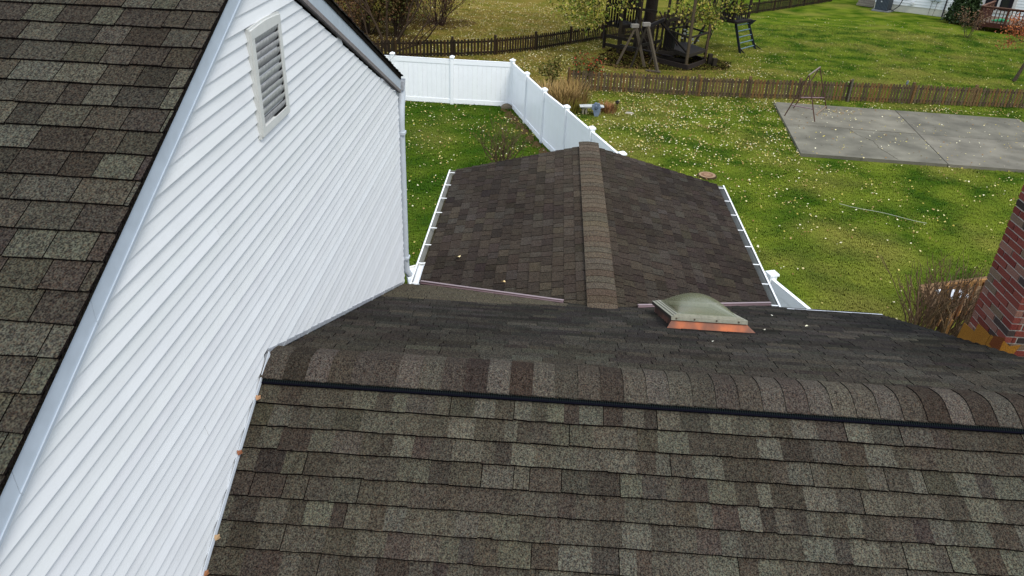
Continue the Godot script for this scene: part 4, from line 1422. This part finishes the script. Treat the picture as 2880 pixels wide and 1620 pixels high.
# ---------------------------------------------------------------- neighbour's white house, unit, deck
func build_neighbour() -> void:
	var A = Vector2(28.26, -65.27)
	var u = Vector2(0.774, 0.632).normalized()
	var n = Vector2(-u.y, u.x) * 1.0      # towards the viewer
	if n.y < 0: n = -n
	var at = func(s, o, y): return Vector3(A.x + u.x * s + n.x * o, gy(A.y) + 0.02 + y + 0.03 * s, A.y + u.y * s + n.y * o)
	var w = lin(232, 236, 236, 0.85)
	var h = thing("white_neighbour_house", "white sided house far beyond the yards with dark downpipe", "house")
	var body = MB.new()
	body.hexa([at.call(0, 0, -0.6), at.call(18, 0, -0.6), at.call(18, -8, -0.6), at.call(0, -8, -0.6), at.call(0, 0, 5), at.call(18, 0, 5), at.call(18, -8, 5), at.call(0, -8, 5)], lin(222, 220, 204, 0.75))
	var wall = put("wall", body, M.vinyl, h)
	for k in 20:
		var y0 = 0.5 + 0.21 * k
		var mb = MB.new()
		mb.hexa([at.call(0.0, 0.035, y0), at.call(17.9, 0.035, y0), at.call(17.9, 0.002, y0), at.call(0.0, 0.002, y0), at.call(0.0, 0.01, y0 + 0.205), at.call(17.9, 0.01, y0 + 0.205), at.call(17.9, 0.002, y0 + 0.205), at.call(0.0, 0.002, y0 + 0.205)], vary(w, 0.03))
		put("siding_board", mb, M.vinyl, wall)
	var pipe = MB.new()
	pipe.tube([at.call(5.35, 0.1, -0.3), at.call(5.5, 0.1, 4.8)], [0.06, 0.06], 8, lin(44, 46, 52, 0.8))
	put("downpipe", pipe, M.trim, h)
	var vb = MB.new()
	vb.box(Transform3D(Basis(Vector3.UP, -0.68), at.call(2.9, 0.1, 0.75)), Vector3(0.22, 0.2, 0.2), lin(220, 222, 224, 0.85))
	put("dryer_hood", vb, M.trim, h)
	for k in 2:
		var mt = MB.new()
		mt.box(Transform3D(Basis(Vector3.UP, -0.68), at.call(4.35 + k * 0.42, 0.12, 1.35)), Vector3(0.34, 0.5, 0.2), lin(176, 190, 196, 0.75))
		put("meter_box", mt, M.trim, h)
		var cb = MB.new()
		cb.tube([at.call(4.35 + k * 0.42, 0.08, 1.1), at.call(4.3 + k * 0.35, 0.07, 0.0)], [0.018, 0.018], 5, lin(120, 118, 112))
		put("cable", cb, M.rubber, h)
	var door = MB.new()
	door.box(Transform3D(Basis(Vector3.UP, -atan2(u.y, u.x)), at.call(9.0, 0.05, 1.9)), Vector3(2.3, 2.3, 0.1), lin(214, 210, 206, 0.85))
	var dr = put("sliding_door", door, M.trim, h)
	for k in 2:
		var pn = MB.new()
		pn.box(Transform3D(Basis(Vector3.UP, -atan2(u.y, u.x)), at.call(8.5 + k * 1.02, 0.11, 1.95)), Vector3(0.84, 2.0, 0.02), lin(34, 34, 40))
		put("pane", pn, M.glass, dr)
	# steps at the far corner
	var st = thing("porch_steps", "pale grey low steps at the corner of the white house", "steps")
	for k in 3:
		var mb = MB.new()
		mb.box(Transform3D(Basis(Vector3.UP, -0.68), at.call(-0.9, -0.6 - k * 0.25, 0.1 + k * 0.17)), Vector3(1.4, 0.16, 0.5), vary(lin(176, 168, 150, 0.7), 0.08))
		put("step", mb, M.stone, st)
	# air conditioner on its pad
	var ac = thing("air_conditioner", "dark grey air conditioning unit on a pad against the white house wall", "air conditioner")
	var c: Vector3 = at.call(1.05, 0.95, 0.0)
	var bs = Basis(Vector3.UP, -atan2(u.y, u.x))
	var pad = MB.new()
	pad.box(Transform3D(bs, c + Vector3(0, 0.06, 0)), Vector3(1.35, 0.14, 1.3), lin(150, 154, 156, 0.7))
	put("pad", pad, M.concrete, ac)
	var bd = MB.new()
	bd.box(Transform3D(bs, c + Vector3(0, 0.56, 0)), Vector3(1.0, 0.82, 1.0), lin(60, 68, 76, 0.8))
	var box = put("casing", bd, M.iron, ac)
	for k in 9:
		for side in [0, 1]:
			var sl = MB.new()
			var off = -0.44 + 0.11 * k
			var lp = Vector3(off, 0.56, 0.51) if side == 0 else Vector3(-0.51, 0.56, off)
			sl.box(Transform3D(bs, c + bs * lp), Vector3(0.055, 0.78, 0.03) if side == 0 else Vector3(0.03, 0.78, 0.055), lin(86, 96, 104, 0.8))
			put("rib", sl, M.iron, box)
	var lid = MB.new()
	lid.box(Transform3D(bs, c + Vector3(0, 1.0, 0)), Vector3(1.06, 0.06, 1.06), lin(96, 108, 112, 0.8))
	lid.tube([c + Vector3(0, 1.03, 0), c + Vector3(0, 1.06, 0)], [0.4, 0.36], 16, lin(50, 56, 60, 0.8))
	put("top_grille", lid, M.iron, ac)
	var badge = MB.new()
	badge.box(Transform3D(bs, c + bs * Vector3(-0.08, 0.8, 0.53)), Vector3(0.1, 0.1, 0.012), lin(190, 196, 200, 0.8))
	put("badge", badge, M.trim, ac)
	var hose = MB.new()
	hose.tube([c + bs * Vector3(0.5, 0.25, 0.0), c + bs * Vector3(0.75, 0.15, -0.1), c + bs * Vector3(1.05, 0.5, -0.4), at.call(2.3, 0.05, 1.5)], [0.035, 0.035, 0.035, 0.035], 6, lin(32, 32, 34))
	put("line_hose", hose, M.rubber, ac)
	# brown deck with balusters
	var d0 = Vector2(31.7, -54.9)
	var dk = thing("brown_deck", "brown wooden deck with spindle railing against the white house", "deck")
	var br = lin(112, 70, 56, 0.7)
	var inw = -n
	var dp = func(s, o, y): return Vector3(d0.x + u.x * s + inw.x * o, gy(d0.y) + y + 0.03 * s, d0.y + u.y * s + inw.y * o)
	for k in 16:
		var mb = MB.new()
		mb.beam(dp.call(0.0, 0.12 + k * 0.2, 0.62), dp.call(7.0, 0.12 + k * 0.2, 0.62), 0.185, 0.035, vary(lin(160, 140, 122, 0.7), 0.08))
		put("deck_board", mb, M.wood, dk)
	for e in [[0.0, 0.0, 7.0, 0.0], [0.0, 0.0, 0.0, 3.3]]:
		var rim = MB.new()
		rim.beam(dp.call(e[0], e[1], 0.47), dp.call(e[2], e[3], 0.47), 0.05, 0.3, br * 0.8)
		put("rim_board", rim, M.wood, dk)
		var rail = MB.new()
		rail.beam(dp.call(e[0], e[1], 1.66), dp.call(e[2], e[3], 1.66), 0.15, 0.05, lin(150, 112, 92, 0.7))
		put("hand_rail", rail, M.wood, dk)
		var low = MB.new()
		low.beam(dp.call(e[0], e[1], 1.58), dp.call(e[2], e[3], 1.58), 0.04, 0.09, br)
		put("under_rail", low, M.wood, dk)
		var L = Vector2(e[2] - e[0], e[3] - e[1]).length()
		var nb = int(L / 0.24)
		for k in nb + 1:
			var s = float(k) / nb
			var px: float = lerpf(e[0], e[2], s)
			var po: float = lerpf(e[1], e[3], s)
			var mb = MB.new()
			var post = k % 7 == 0
			mb.beam(dp.call(px, po, 0.3 if post else 0.5), dp.call(px, po, 1.62), 0.11 if post else 0.045, 0.11 if post else 0.045, vary(br, 0.1))
			put("post" if post else "baluster", mb, M.wood, dk)
	for k in 10:
		var mb = MB.new()
		mb.beam(dp.call(0.02, 0.3 + k * 0.3, -0.2), dp.call(0.02, 0.3 + k * 0.3, 1.5), 0.27, 0.03, vary(br * 0.75, 0.08), Vector3(u.x, 0, u.y))
		put("side_board", mb, M.wood, dk)
	for s in [0.15, 3.4, 6.6]:
		var mb = MB.new()
		mb.beam(dp.call(s, 0.2, -0.4), dp.call(s, 0.2, 0.35), 0.12, 0.12, br * 0.6)
		put("footing_post", mb, M.wood, dk)
	var hs = MB.new()
	var pts = []
	var rr = []
	for k in 60:
		var a = k * 0.62
		pts.append(dp.call(0.95 + cos(a) * (0.32 - 0.002 * k) + k * 0.012, 0.75 + sin(a) * 0.25, 0.67 + 0.0045 * k * (1.0 if k < 40 else 0.4)))
		rr.append(0.03)
	hs.tube(pts, rr, 6, lin(74, 176, 130, 0.8))
	tag(put("garden_hose", hs, M.rubber), "coiled green garden hose lying on the brown deck", "hose")
	# evergreen by the deck
	var eg = thing("evergreen_bush", "dark green conical evergreen between the white wall and the brown deck", "bush")
	var c2 = ground(32.2, -58.2)
	var tk = MB.new()
	tk.tube([c2, c2 + Vector3(0, 2.6, 0)], [0.08, 0.02], 6, lin(70, 56, 44))
	put("trunk", tk, M.bark, eg)
	var xf = []
	var cols = []
	for j in 6500:
		var y = rng.randf() * 3.2
		var r = (1.0 - y / 4.4) * 1.35 * sqrt(rng.randf_range(0.15, 1.0)) * (1.0 + 0.25 * noise_b.get_noise_3d(j * 0.01, y * 3.0, 0))
		var a = rng.randf() * TAU
		xf.append(Transform3D(random_basis(rng.randf_range(0.12, 0.24)), c2 + Vector3(cos(a) * r, y + 0.1, sin(a) * r)))
		cols.append(vary(lin(52, 70, 36, 0.7), 0.35))
	kind(scatter("foliage", small_leaf(), xf, cols, M.crown, eg), "stuff")
	bare_shrub("bare_sapling", "small bare grey shrub before the brown deck's corner", ground(29.3, -51.0), 7, 1.5, 0.6, 0.02, lin(150, 130, 112, 0.7), 2, 500, [lin(120, 92, 66, 0.6)], "shrub", 0.1)
	# little orange tree leaning out of the frame
	var ot = thing("orange_tree", "small leaning tree with orange brown autumn leaves near the brown deck", "tree")
	var ob = ground(24.9, -36.3)
	var tr = MB.new()
	tr.tube([ob, ob + Vector3(0.2, 0.55, -0.1), ob + Vector3(0.5, 1.3, -0.3), ob + Vector3(0.75, 2.0, -0.5), ob + Vector3(0.9, 2.8, -0.6)], [0.1, 0.08, 0.07, 0.06, 0.03], 8, lin(112, 98, 82, 0.65))
	put("trunk", tr, M.bark, ot)
	var knot = MB.new()
	knot.tube([ob + Vector3(0.36, 1.3, -0.22), ob + Vector3(0.42, 1.42, -0.18), ob + Vector3(0.5, 1.5, -0.2)], [0.06, 0.09, 0.05], 8, lin(190, 160, 110, 0.75))
	put("burl", knot, M.bark, ot)
	var tips = []
	for d in [Vector3(-0.9, 0.2, 0.1), Vector3(-0.7, 0.35, 0.3), Vector3(0.6, 0.5, 0.2), Vector3(-0.4, 0.9, -0.2), Vector3(0.2, 0.8, 0.5), Vector3(-0.6, 0.5, -0.4)]:
		var mb = MB.new()
		grow(mb, ob + Vector3(0.62, 1.75, -0.4), d.normalized(), 0.75, 0.03, 2, 0.6, lin(120, 104, 88, 0.65), tips)
		put("limb", mb, M.bark, ot)
	xf = []
	cols = []
	for p in tips:
		for j in 26:
			xf.append(Transform3D(random_basis(rng.randf_range(0.06, 0.11)), p + Vector3(rng.randfn(), rng.randfn() * 0.7, rng.randfn()) * 0.16))
			cols.append(vary([lin(176, 96, 56, 0.7), lin(150, 84, 54, 0.7), lin(190, 116, 66, 0.7)][rng.randi() % 3], 0.2))
	kind(scatter("crown", small_leaf(), xf, cols, M.crown, ot), "stuff")

# ---------------------------------------------------------------- small things in the yard
func build_yard_things() -> void:
	var b = thing("garden_bench", "small white stone garden bench by the tan grass", "bench")
	var bc = ground(3.35, -25.15)
	var bs = Basis(Vector3.UP, 0.12)
	var top = MB.new()
	var g = func(u, v): return bc + bs * Vector3(lerpf(-0.46, 0.46, u), 0.33 + 0.02 * sin(PI * v), lerpf(0.17, -0.17, v) + 0.07 * (1.0 - pow(2.0 * u - 1.0, 2.0)) * -1.0)
	top.grid(g, 12, 4, lin(226, 230, 226, 0.85))
	top.box(Transform3D(bs, bc + bs * Vector3(0, 0.3, -0.05)), Vector3(0.84, 0.05, 0.3), lin(214, 216, 208, 0.8))
	put("seat", top, M.stone, b)
	for x in [-0.26, 0.26]:
		for o in [-0.06, 0.06]:
			var l = MB.new()
			l.box(Transform3D(bs, bc + bs * Vector3(x + o, 0.14, -0.04)), Vector3(0.07, 0.29, 0.22), lin(170, 162, 142, 0.75))
			put("leg", l, M.stone, b)
	var f = thing("garden_ornament", "blue grey flower shaped ornament leaning against the white bench", "ornament")
	var fc = ground(3.52, -24.88)
	var bl = lin(142, 160, 184, 0.75)
	var head = MB.new()
	for k in 7:
		var a = TAU * k / 7.0
		var cc = fc + Vector3(cos(a) * 0.12, 0.34 + sin(a) * 0.12, -0.03 - sin(a) * 0.03)
		head.tube([cc + Vector3(0, 0, -0.02), cc + Vector3(0, 0, 0.025)], [0.07, 0.055], 8, vary(bl, 0.08))
	head.tube([fc + Vector3(0, 0.34, -0.03), fc + Vector3(0, 0.34, 0.05)], [0.07, 0.05], 8, lin(112, 128, 150, 0.75))
	put("flower_head", head, M.stone, f)
	var stem = MB.new()
	stem.prism([fc + Vector3(-0.04, -0.02, 0.04), fc + Vector3(0.08, -0.02, 0.04), fc + Vector3(0.16, 0.25, 0.01), fc + Vector3(-0.12, 0.25, 0.01)], Vector3(0, 0, -0.05), bl)
	put("base", stem, M.stone, f)
	var l = thing("path_light", "black solar path light on a stake right of the bench", "lamp")
	var lc = ground(4.35, -25.9)
	var s = MB.new()
	s.tube([lc, lc + Vector3(0.02, 0.3, 0)], [0.012, 0.012], 6, lin(26, 26, 28))
	put("stake", s, M.plastic, l)
	var hd = MB.new()
	hd.tube([lc + Vector3(0.02, 0.28, 0), lc + Vector3(0.02, 0.34, 0), lc + Vector3(0.02, 0.36, 0), lc + Vector3(0.02, 0.42, 0)], [0.05, 0.06, 0.1, 0.03], 10, lin(30, 30, 32))
	put("lamp_head", hd, M.plastic, l)
	var st = MB.new()
	st.grid(func(u, v): return ground(4.85, -25.6) + Vector3(cos(u * TAU) * 0.2 * sin(v * PI * 0.5), 0.07 * cos(v * PI * 0.5), sin(u * TAU) * 0.11 * sin(v * PI * 0.5)), 12, 5, lin(206, 200, 186, 0.8))
	tag(put("garden_stone", st, M.stone), "flat pale stone on the grass right of the path light", "stone")
	var cn = MB.new()
	cn.grid(func(u, v): return ground(0.12, -25.35) + Vector3(cos(u * TAU) * 0.24 * sin(v * PI * 0.5), 0.2 * cos(v * PI * 0.5), sin(u * TAU) * 0.16 * sin(v * PI * 0.5)), 12, 6, lin(150, 136, 116, 0.75))
	tag(put("corner_rock", cn, M.stone), "grey brown rock at the foot of the white fence's corner post", "rock")
	var sp = thing("tree_stump", "sawn tree stump in the lawn beyond the wing's gutter", "stump")
	var sc = ground(6.62, -18.42)
	var sm = MB.new()
	sm.tube([sc + Vector3(0, -0.05, 0), sc + Vector3(0, 0.03, 0), sc + Vector3(0, 0.07, 0)], [0.36, 0.3, 0.27], 18, lin(122, 98, 72, 0.7))
	put("bark", sm, M.bark, sp)
	for k in 3:
		var ring = MB.new()
		ring.tube([sc + Vector3(0, 0.072 + k * 0.003, 0), sc + Vector3(0, 0.075 + k * 0.003, 0)], [0.25 - k * 0.07, 0.25 - k * 0.07], 18, [lin(206, 172, 136, 0.75), lin(170, 128, 98, 0.75), lin(196, 156, 122, 0.75)][k])
		put("growth_ring", ring, M.wood, sp)
	var rp = MB.new()
	var pts = []
	var rad = []
	for k in 14:
		var q = k / 13.0
		var p = Vector2(9.97, -16.52).lerp(Vector2(11.9, -15.4), q)
		pts.append(ground(p.x, p.y + 0.05 * sin(q * 9.0), 0.07))
		rad.append(0.008)
	rp.tube(pts, rad, 5, lin(176, 180, 160, 0.8))
	tag(put("string_line", rp, M.rubber), "thin pale string lying across the open lawn", "string")
	# bare earth strip along the inside of the white fence
	var er = MB.new()
	for k in 12:
		var q = k / 11.0
		var p = Vector2(0.15, -25.1).lerp(Vector2(2.6, -16.9), q)
		var c = ground(p.x - 0.1, p.y, 0.012 + 0.002 * (k % 3))
		var ring = []
		for j in 9:
			var a = TAU * j / 9.0
			ring.append(c + Vector3(cos(a) * rng.randf_range(0.1, 0.2), 0, sin(a) * rng.randf_range(0.4, 0.6)))
		for j in 9:
			er.tri(c + Vector3(0, 0.01, 0), ring[j], ring[(j + 1) % 9], vary(lin(140, 112, 80, 0.6), 0.1))
	kind(put("bare_earth", er, M.soil), "structure")
	var mu = MB.new()
	var mc = Vector2(7.2, -37.4)
	var rim = []
	for j in 40:
		var a = TAU * j / 40.0
		var q = 1.0 + 0.16 * sin(a * 3.0 + 0.6) + rng.randf_range(-0.06, 0.06)
		rim.append(ground(mc.x + cos(a) * 3.4 * q, mc.y + sin(a) * 3.3 * q, 0.03))
	for j in 40:
		mu.tri(ground(mc.x, mc.y, 0.05), rim[(j + 1) % 40], rim[j], vary(lin(42, 33, 27, 0.6), 0.15))
	kind(put("mulch_ground", mu, M.soil), "structure")
	# leaf mould under the thicket
	var lm = MB.new()
	for bl2 in [[-9.5, -39.0, 4.5, 3.0], [-8.5, -45.5, 5.5, 3.6]]:
		rim = []
		for j in 30:
			var a = TAU * j / 30.0
			var q = 1.0 + rng.randf_range(-0.12, 0.12)
			rim.append(ground(bl2[0] + cos(a) * bl2[2] * q, bl2[1] + sin(a) * bl2[3] * q, 0.025))
		for j in 30:
			lm.tri(ground(bl2[0], bl2[1], 0.05), rim[(j + 1) % 30], rim[j], vary(lin(96, 76, 50, 0.6), 0.12))
	kind(put("leaf_mould", lm, M.soil), "structure")

# ---------------------------------------------------------------- light wood deck and bare shrub by the chimney
func build_near_deck() -> void:
	var t = thing("wood_deck", "light wood deck with square spindle railing behind the chimney's foot", "deck")
	var w = lin(206, 152, 92, 0.72)
	var dk = lin(150, 96, 60, 0.72)
	var c0 = Vector3(9.72, -4.4, -9.78)
	var dx = Vector3(0.94, 0, -0.33).normalized()
	var dz = Vector3(-0.2, 0, 1.0).normalized()
	for k in 10:
		var mb = MB.new()
		var o = c0 + Vector3(0, -0.8, 0) - dz * (0.1 + k * 0.15)
		mb.beam(o, o + dx * 2.6, 0.14, 0.03, vary(lin(170, 134, 96, 0.7), 0.06))
		put("deck_board", mb, M.wood, t)
	for e in [[dx, 2.4, 0.0]]:
		var d: Vector3 = e[0]
		var rail = MB.new()
		rail.beam(c0, c0 + d * e[1], 0.05, 0.13, w)
		put("hand_rail", rail, M.wood, t)
		var low = MB.new()
		low.beam(c0 + Vector3(0, -0.7, 0), c0 + d * e[1] + Vector3(0, -0.7, 0), 0.05, 0.1, w)
		put("low_rail", low, M.wood, t)
		var nb = int(e[1] / 0.21)
		for k in nb + 1:
			var mb = MB.new()
			var p: Vector3 = c0 + d * (0.04 + k * 0.21) + d.cross(Vector3.UP) * 0.045
			mb.beam(p + Vector3(0, -0.78, 0), p + Vector3(0, 0.02, 0), 0.05, 0.05, vary(dk, 0.12))
			put("baluster", mb, M.wood, t)
	var stair = c0 + Vector3(-0.16, -0.36, 0.75)
	for yy in [0.0, -0.5]:
		var sr = MB.new()
		sr.beam(c0 + Vector3(0, yy - 0.02, 0.06), stair + Vector3(0, yy, 0), 0.05, 0.12, w)
		put("stair_rail", sr, M.wood, t)
	for k in 4:
		var sb = MB.new()
		var sp = c0.lerp(stair, (k + 0.5) / 4.0)
		sb.beam(sp + Vector3(0, -0.62, 0), sp, 0.05, 0.05, vary(dk, 0.12))
		put("baluster", sb, M.wood, t)
	for p in [c0 + Vector3(-0.04, 0, 0.05), stair]:
		var mb = MB.new()
		mb.beam(Vector3(p.x, -5.3, p.z), p + Vector3(0, 0.06, 0), 0.1, 0.1, w)
		put("post", mb, M.wood, t)
	var tb = thing("white_table", "white patio table top standing on the light wood deck", "table")
	var tc = c0 + dx * 0.5 - dz * 0.5 + Vector3(0, -0.5, 0)
	var tp = MB.new()
	tp.beam(tc - dx * 0.3, tc + dx * 0.25, 0.4, 0.035, lin(226, 230, 236, 0.88))
	put("table_top", tp, M.trim, tb)
	for q in [[-0.25, 0.15], [0.2, 0.15], [0.2, -0.15], [-0.25, -0.15]]:
		var lg = MB.new()
		var p: Vector3 = tc + dx * q[0] + dz * q[1]
		lg.beam(p, p + Vector3(0, -0.3, 0), 0.04, 0.04, lin(200, 204, 210, 0.85))
		put("leg", lg, M.trim, tb)
	# upright bare shrub in front of it
	var s = thing("bare_brown_shrub", "dense bare brown shrub of upright twigs at the low roof's edge", "shrub")
	var base = ground(9.3, -9.0)
	for j in 60:
		var a = rng.randf() * TAU
		var q = sqrt(rng.randf()) * 0.36
		var p = base + Vector3(cos(a) * q * 1.2, 0, sin(a) * q)
		var d = Vector3(cos(a) * q * 0.5, 1, sin(a) * q * 0.5).normalized()
		var mb = MB.new()
		var col = vary(lin(146, 118, 92, 0.8), 0.3)
		var tips = []
		grow(mb, p, d, rng.randf_range(0.6, 0.85), rng.randf_range(0.014, 0.026), 1 + (1 if rng.randf() < 0.5 else 0), 0.35, col, tips)
		put("stem", mb, M.bark, s)
	var s2 = MB.new()
	for j in 6:
		var p = base + Vector3(0.35, 0, -0.05)
		var e = p + Vector3(0.25 + 0.1 * j, 1.0 - 0.07 * j, 0.1)
		s2.tube([p, p.lerp(e, 0.5) + Vector3(0, 0.12, 0), e], [0.015, 0.011, 0.005], 5, vary(lin(98, 74, 58, 0.65), 0.2), false)
	put("leaning_stem", s2, M.bark, s)

# ---------------------------------------------------------------- leaves on the roofs
func build_roof_litter() -> void:
	var spots = [
		[Vector3(0.055, -0.105, 0.31), lin(190, 144, 104, 0.6), 0.042, "orange leaf caught where the ridge vent meets the white wall"],
		[Vector3(0.035, -0.26, 0.62), lin(140, 84, 52, 0.7), 0.04, "rust brown leaf at the wall below the ridge vent"],
		[Vector3(0.04, -0.475, 1.05), lin(190, 158, 118, 0.6), 0.042, "tan curled leaf lying in the siding channel near the front"],
		[Vector3(0.035, -0.555, 1.22), lin(150, 98, 60, 0.7), 0.04, "brown leaf lowest along the white siding channel"],
		[Vector3(0.62, -1.92, -5.05), lin(236, 214, 160, 0.9), 0.09, "cream leaf alone on the wing's left slope"],
		[Vector3(1.28, -1.62, -3.93), lin(232, 200, 140, 0.9), 0.07, "cream leaf on the mauve valley flashing"],
		[Vector3(3.12, -0.62, -1.4), lin(232, 228, 210, 0.9), 0.03, "small white leaf on dark roof near the skylight's left front"],
		[Vector3(4.35, -1.18, -2.64), lin(226, 220, 190, 0.9), 0.055, "pale curled leaf on dark roof right of the skylight"],
		[Vector3(4.25, -1.52, -3.38), lin(226, 222, 206, 0.9), 0.045, "pale leaf nearest the back eave right of the skylight"],
		[Vector3(3.8, -1.0, -2.24), lin(236, 228, 206, 0.9), 0.035, "tiny pale leaf at the copper apron's right end"]]
	var lm = leaf_mesh(0.5)
	for s in spots:
		var o = MeshInstance3D.new()
		o.name = numbered("dry_leaf", self)
		o.mesh = lm
		var m = StandardMaterial3D.new()
		m.albedo_color = (s[1] as Color).linear_to_srgb()
		m.roughness = 0.8
		o.material_override = m
		var nrm = Vector3(0, 1, -0.45 if s[0].z < 0 else 0.45).normalized()
		var x = Vector3(cos(s[0].x * 9.0), 0, sin(s[0].x * 9.0))
		x = (x - nrm * x.dot(nrm)).normalized()
		o.transform = Transform3D(Basis(x, nrm, x.cross(nrm)).scaled(Vector3.ONE * s[2]), s[0] + nrm * 0.022)
		add_child(o, true)
		tag(o, s[3], "leaf", "dry leaves on the roofs")

# ---------------------------------------------------------------- grass and fallen leaves
func on_slab(x: float, z: float) -> bool:
	var t = (z + 28.3) / 7.36
	return t > -0.02 and t < 1.02 and x > lerpf(11.05, 10.15, t) and x < lerpf(20.7, 19.6, t)

func house_at(x: float, z: float) -> bool:
	return z > -8.4 and x < 5.9

func build_lawn_cover() -> void:
	var tuft = MB.new()
	for k in 4:
		var a = k * 1.7
		var p = Vector3(cos(a) * 0.35, 0, sin(a) * 0.35)
		var s = Vector3(-sin(a), 0, cos(a)) * 0.16
		tuft.tri(p - s, p + s, p * 1.9 + Vector3(0, 1.0 + 0.25 * (k % 2), 0), Color(1, 1, 1))
	for j in tuft.n.size():
		tuft.n[j] = (tuft.n[j] * 0.25 + Vector3.UP).normalized()
	var tm = tuft.mesh()
	var xf = []
	var cols = []
	var tries = 0
	while xf.size() < 270000 and tries < 700000:
		tries += 1
		# density falls off with distance, as what shows does
		var q = rng.randf()
		var z = -6.5 - 46.0 * pow(q, 1.35)
		var x = rng.randf_range(-6.0 + (z + 6.0) * 0.12, 9.5 - (z + 6.5) * 0.55)
		if house_at(x, z) or on_slab(x, z):
			continue
		var s = rng.randf_range(0.028, 0.054) * (1.0 + (-z) * 0.012)
		xf.append(Transform3D(Basis(Vector3.UP, rng.randf() * TAU).scaled(Vector3(s, s * rng.randf_range(0.6, 1.2), s)), ground(x, z, -0.005)))
		cols.append(vary(lawn_tint(x, z), 0.22))
	kind(scatter("lawn_grass", tm, xf, cols, M.leaf), "stuff")
	# fallen leaves: thick round the climbing frame and fences, thin near the house
	xf = []
	cols = []
	var pal = [lin(212, 200, 150, 0.85), lin(194, 180, 108, 0.8), lin(226, 218, 186, 0.85), lin(176, 150, 100, 0.7), lin(146, 112, 72, 0.7), lin(184, 170, 84, 0.75)]
	tries = 0
	while xf.size() < 38000 and tries < 800000:
		tries += 1
		var z = -7.5 - 50.0 * pow(rng.randf(), 0.9)
		var x = rng.randf_range(-9.0, 10.0 - (z + 6.5) * 0.55)
		if house_at(x, z):
			continue
		var d = 0.1
		d += 1.0 * exp(-pow((x - 7.0) / 6.0, 2) - pow((z + 33.0) / 6.5, 2))
		d += 0.55 * exp(-pow((x - 6.5) / 3.5, 2) - pow((z + 23.5) / 4.5, 2))
		d += 0.5 * exp(-pow((x - (10.3 - (z + 22.0) * 0.12)) / 0.45, 2)) * (1.0 if z > -29 and z < -20.5 else 0.0)
		d += 0.5 * exp(-pow((z + 29.0) / 0.5, 2))
		if x < 5.0 and z < -27.0: d += 0.7
		if z > -14.0: d *= 0.35
		if x > 14 and z < -30: d *= 0.75
		if x < 1.5 and z > -25.5: d *= 1.6
		d *= 0.15 + 1.6 * clampf(0.42 + 1.2 * noise.get_noise_2d(x * 6.0, z * 6.0), 0, 1)
		var on = on_slab(x, z)
		if on:
			d = 0.06 + 1.6 * exp(-pow((x - 13.25) / 0.45, 2) - pow((z + 27.3) / 0.35, 2)) + 0.6 * exp(-pow((x - 12.6) / 0.3, 2) - pow((z + 26.5) / 0.3, 2))
		if pow((x - 7.2) / 3.3, 2) + pow((z + 37.4) / 3.2, 2) < 1.0: d *= 0.22
		if rng.randf() > d:
			continue
		var s = rng.randf_range(0.032, 0.068)
		var shade = 1.0
		var c: Color = pal[rng.randi() % 6] if rng.randf() < 0.75 or z > -26 else pal[3 + rng.randi() % 2]
		if (x - 7.0) * (x - 7.0) + (z + 36.5) * (z + 36.5) < 14.0:
			c = [lin(120, 88, 62, 0.75), lin(96, 72, 52, 0.75), lin(150, 120, 80, 0.75)][rng.randi() % 3]
		xf.append(Transform3D(Basis.from_euler(Vector3(rng.randf_range(-0.5, 0.5), rng.randf() * TAU, rng.randf_range(-0.5, 0.5))).scaled(Vector3.ONE * s), ground(x, z, (0.13 if on else 0.05))))
		cols.append(vary(c, 0.15))
	kind(scatter("fallen_leaves", leaf_mesh(0.35), xf, cols, M.leaf), "stuff")
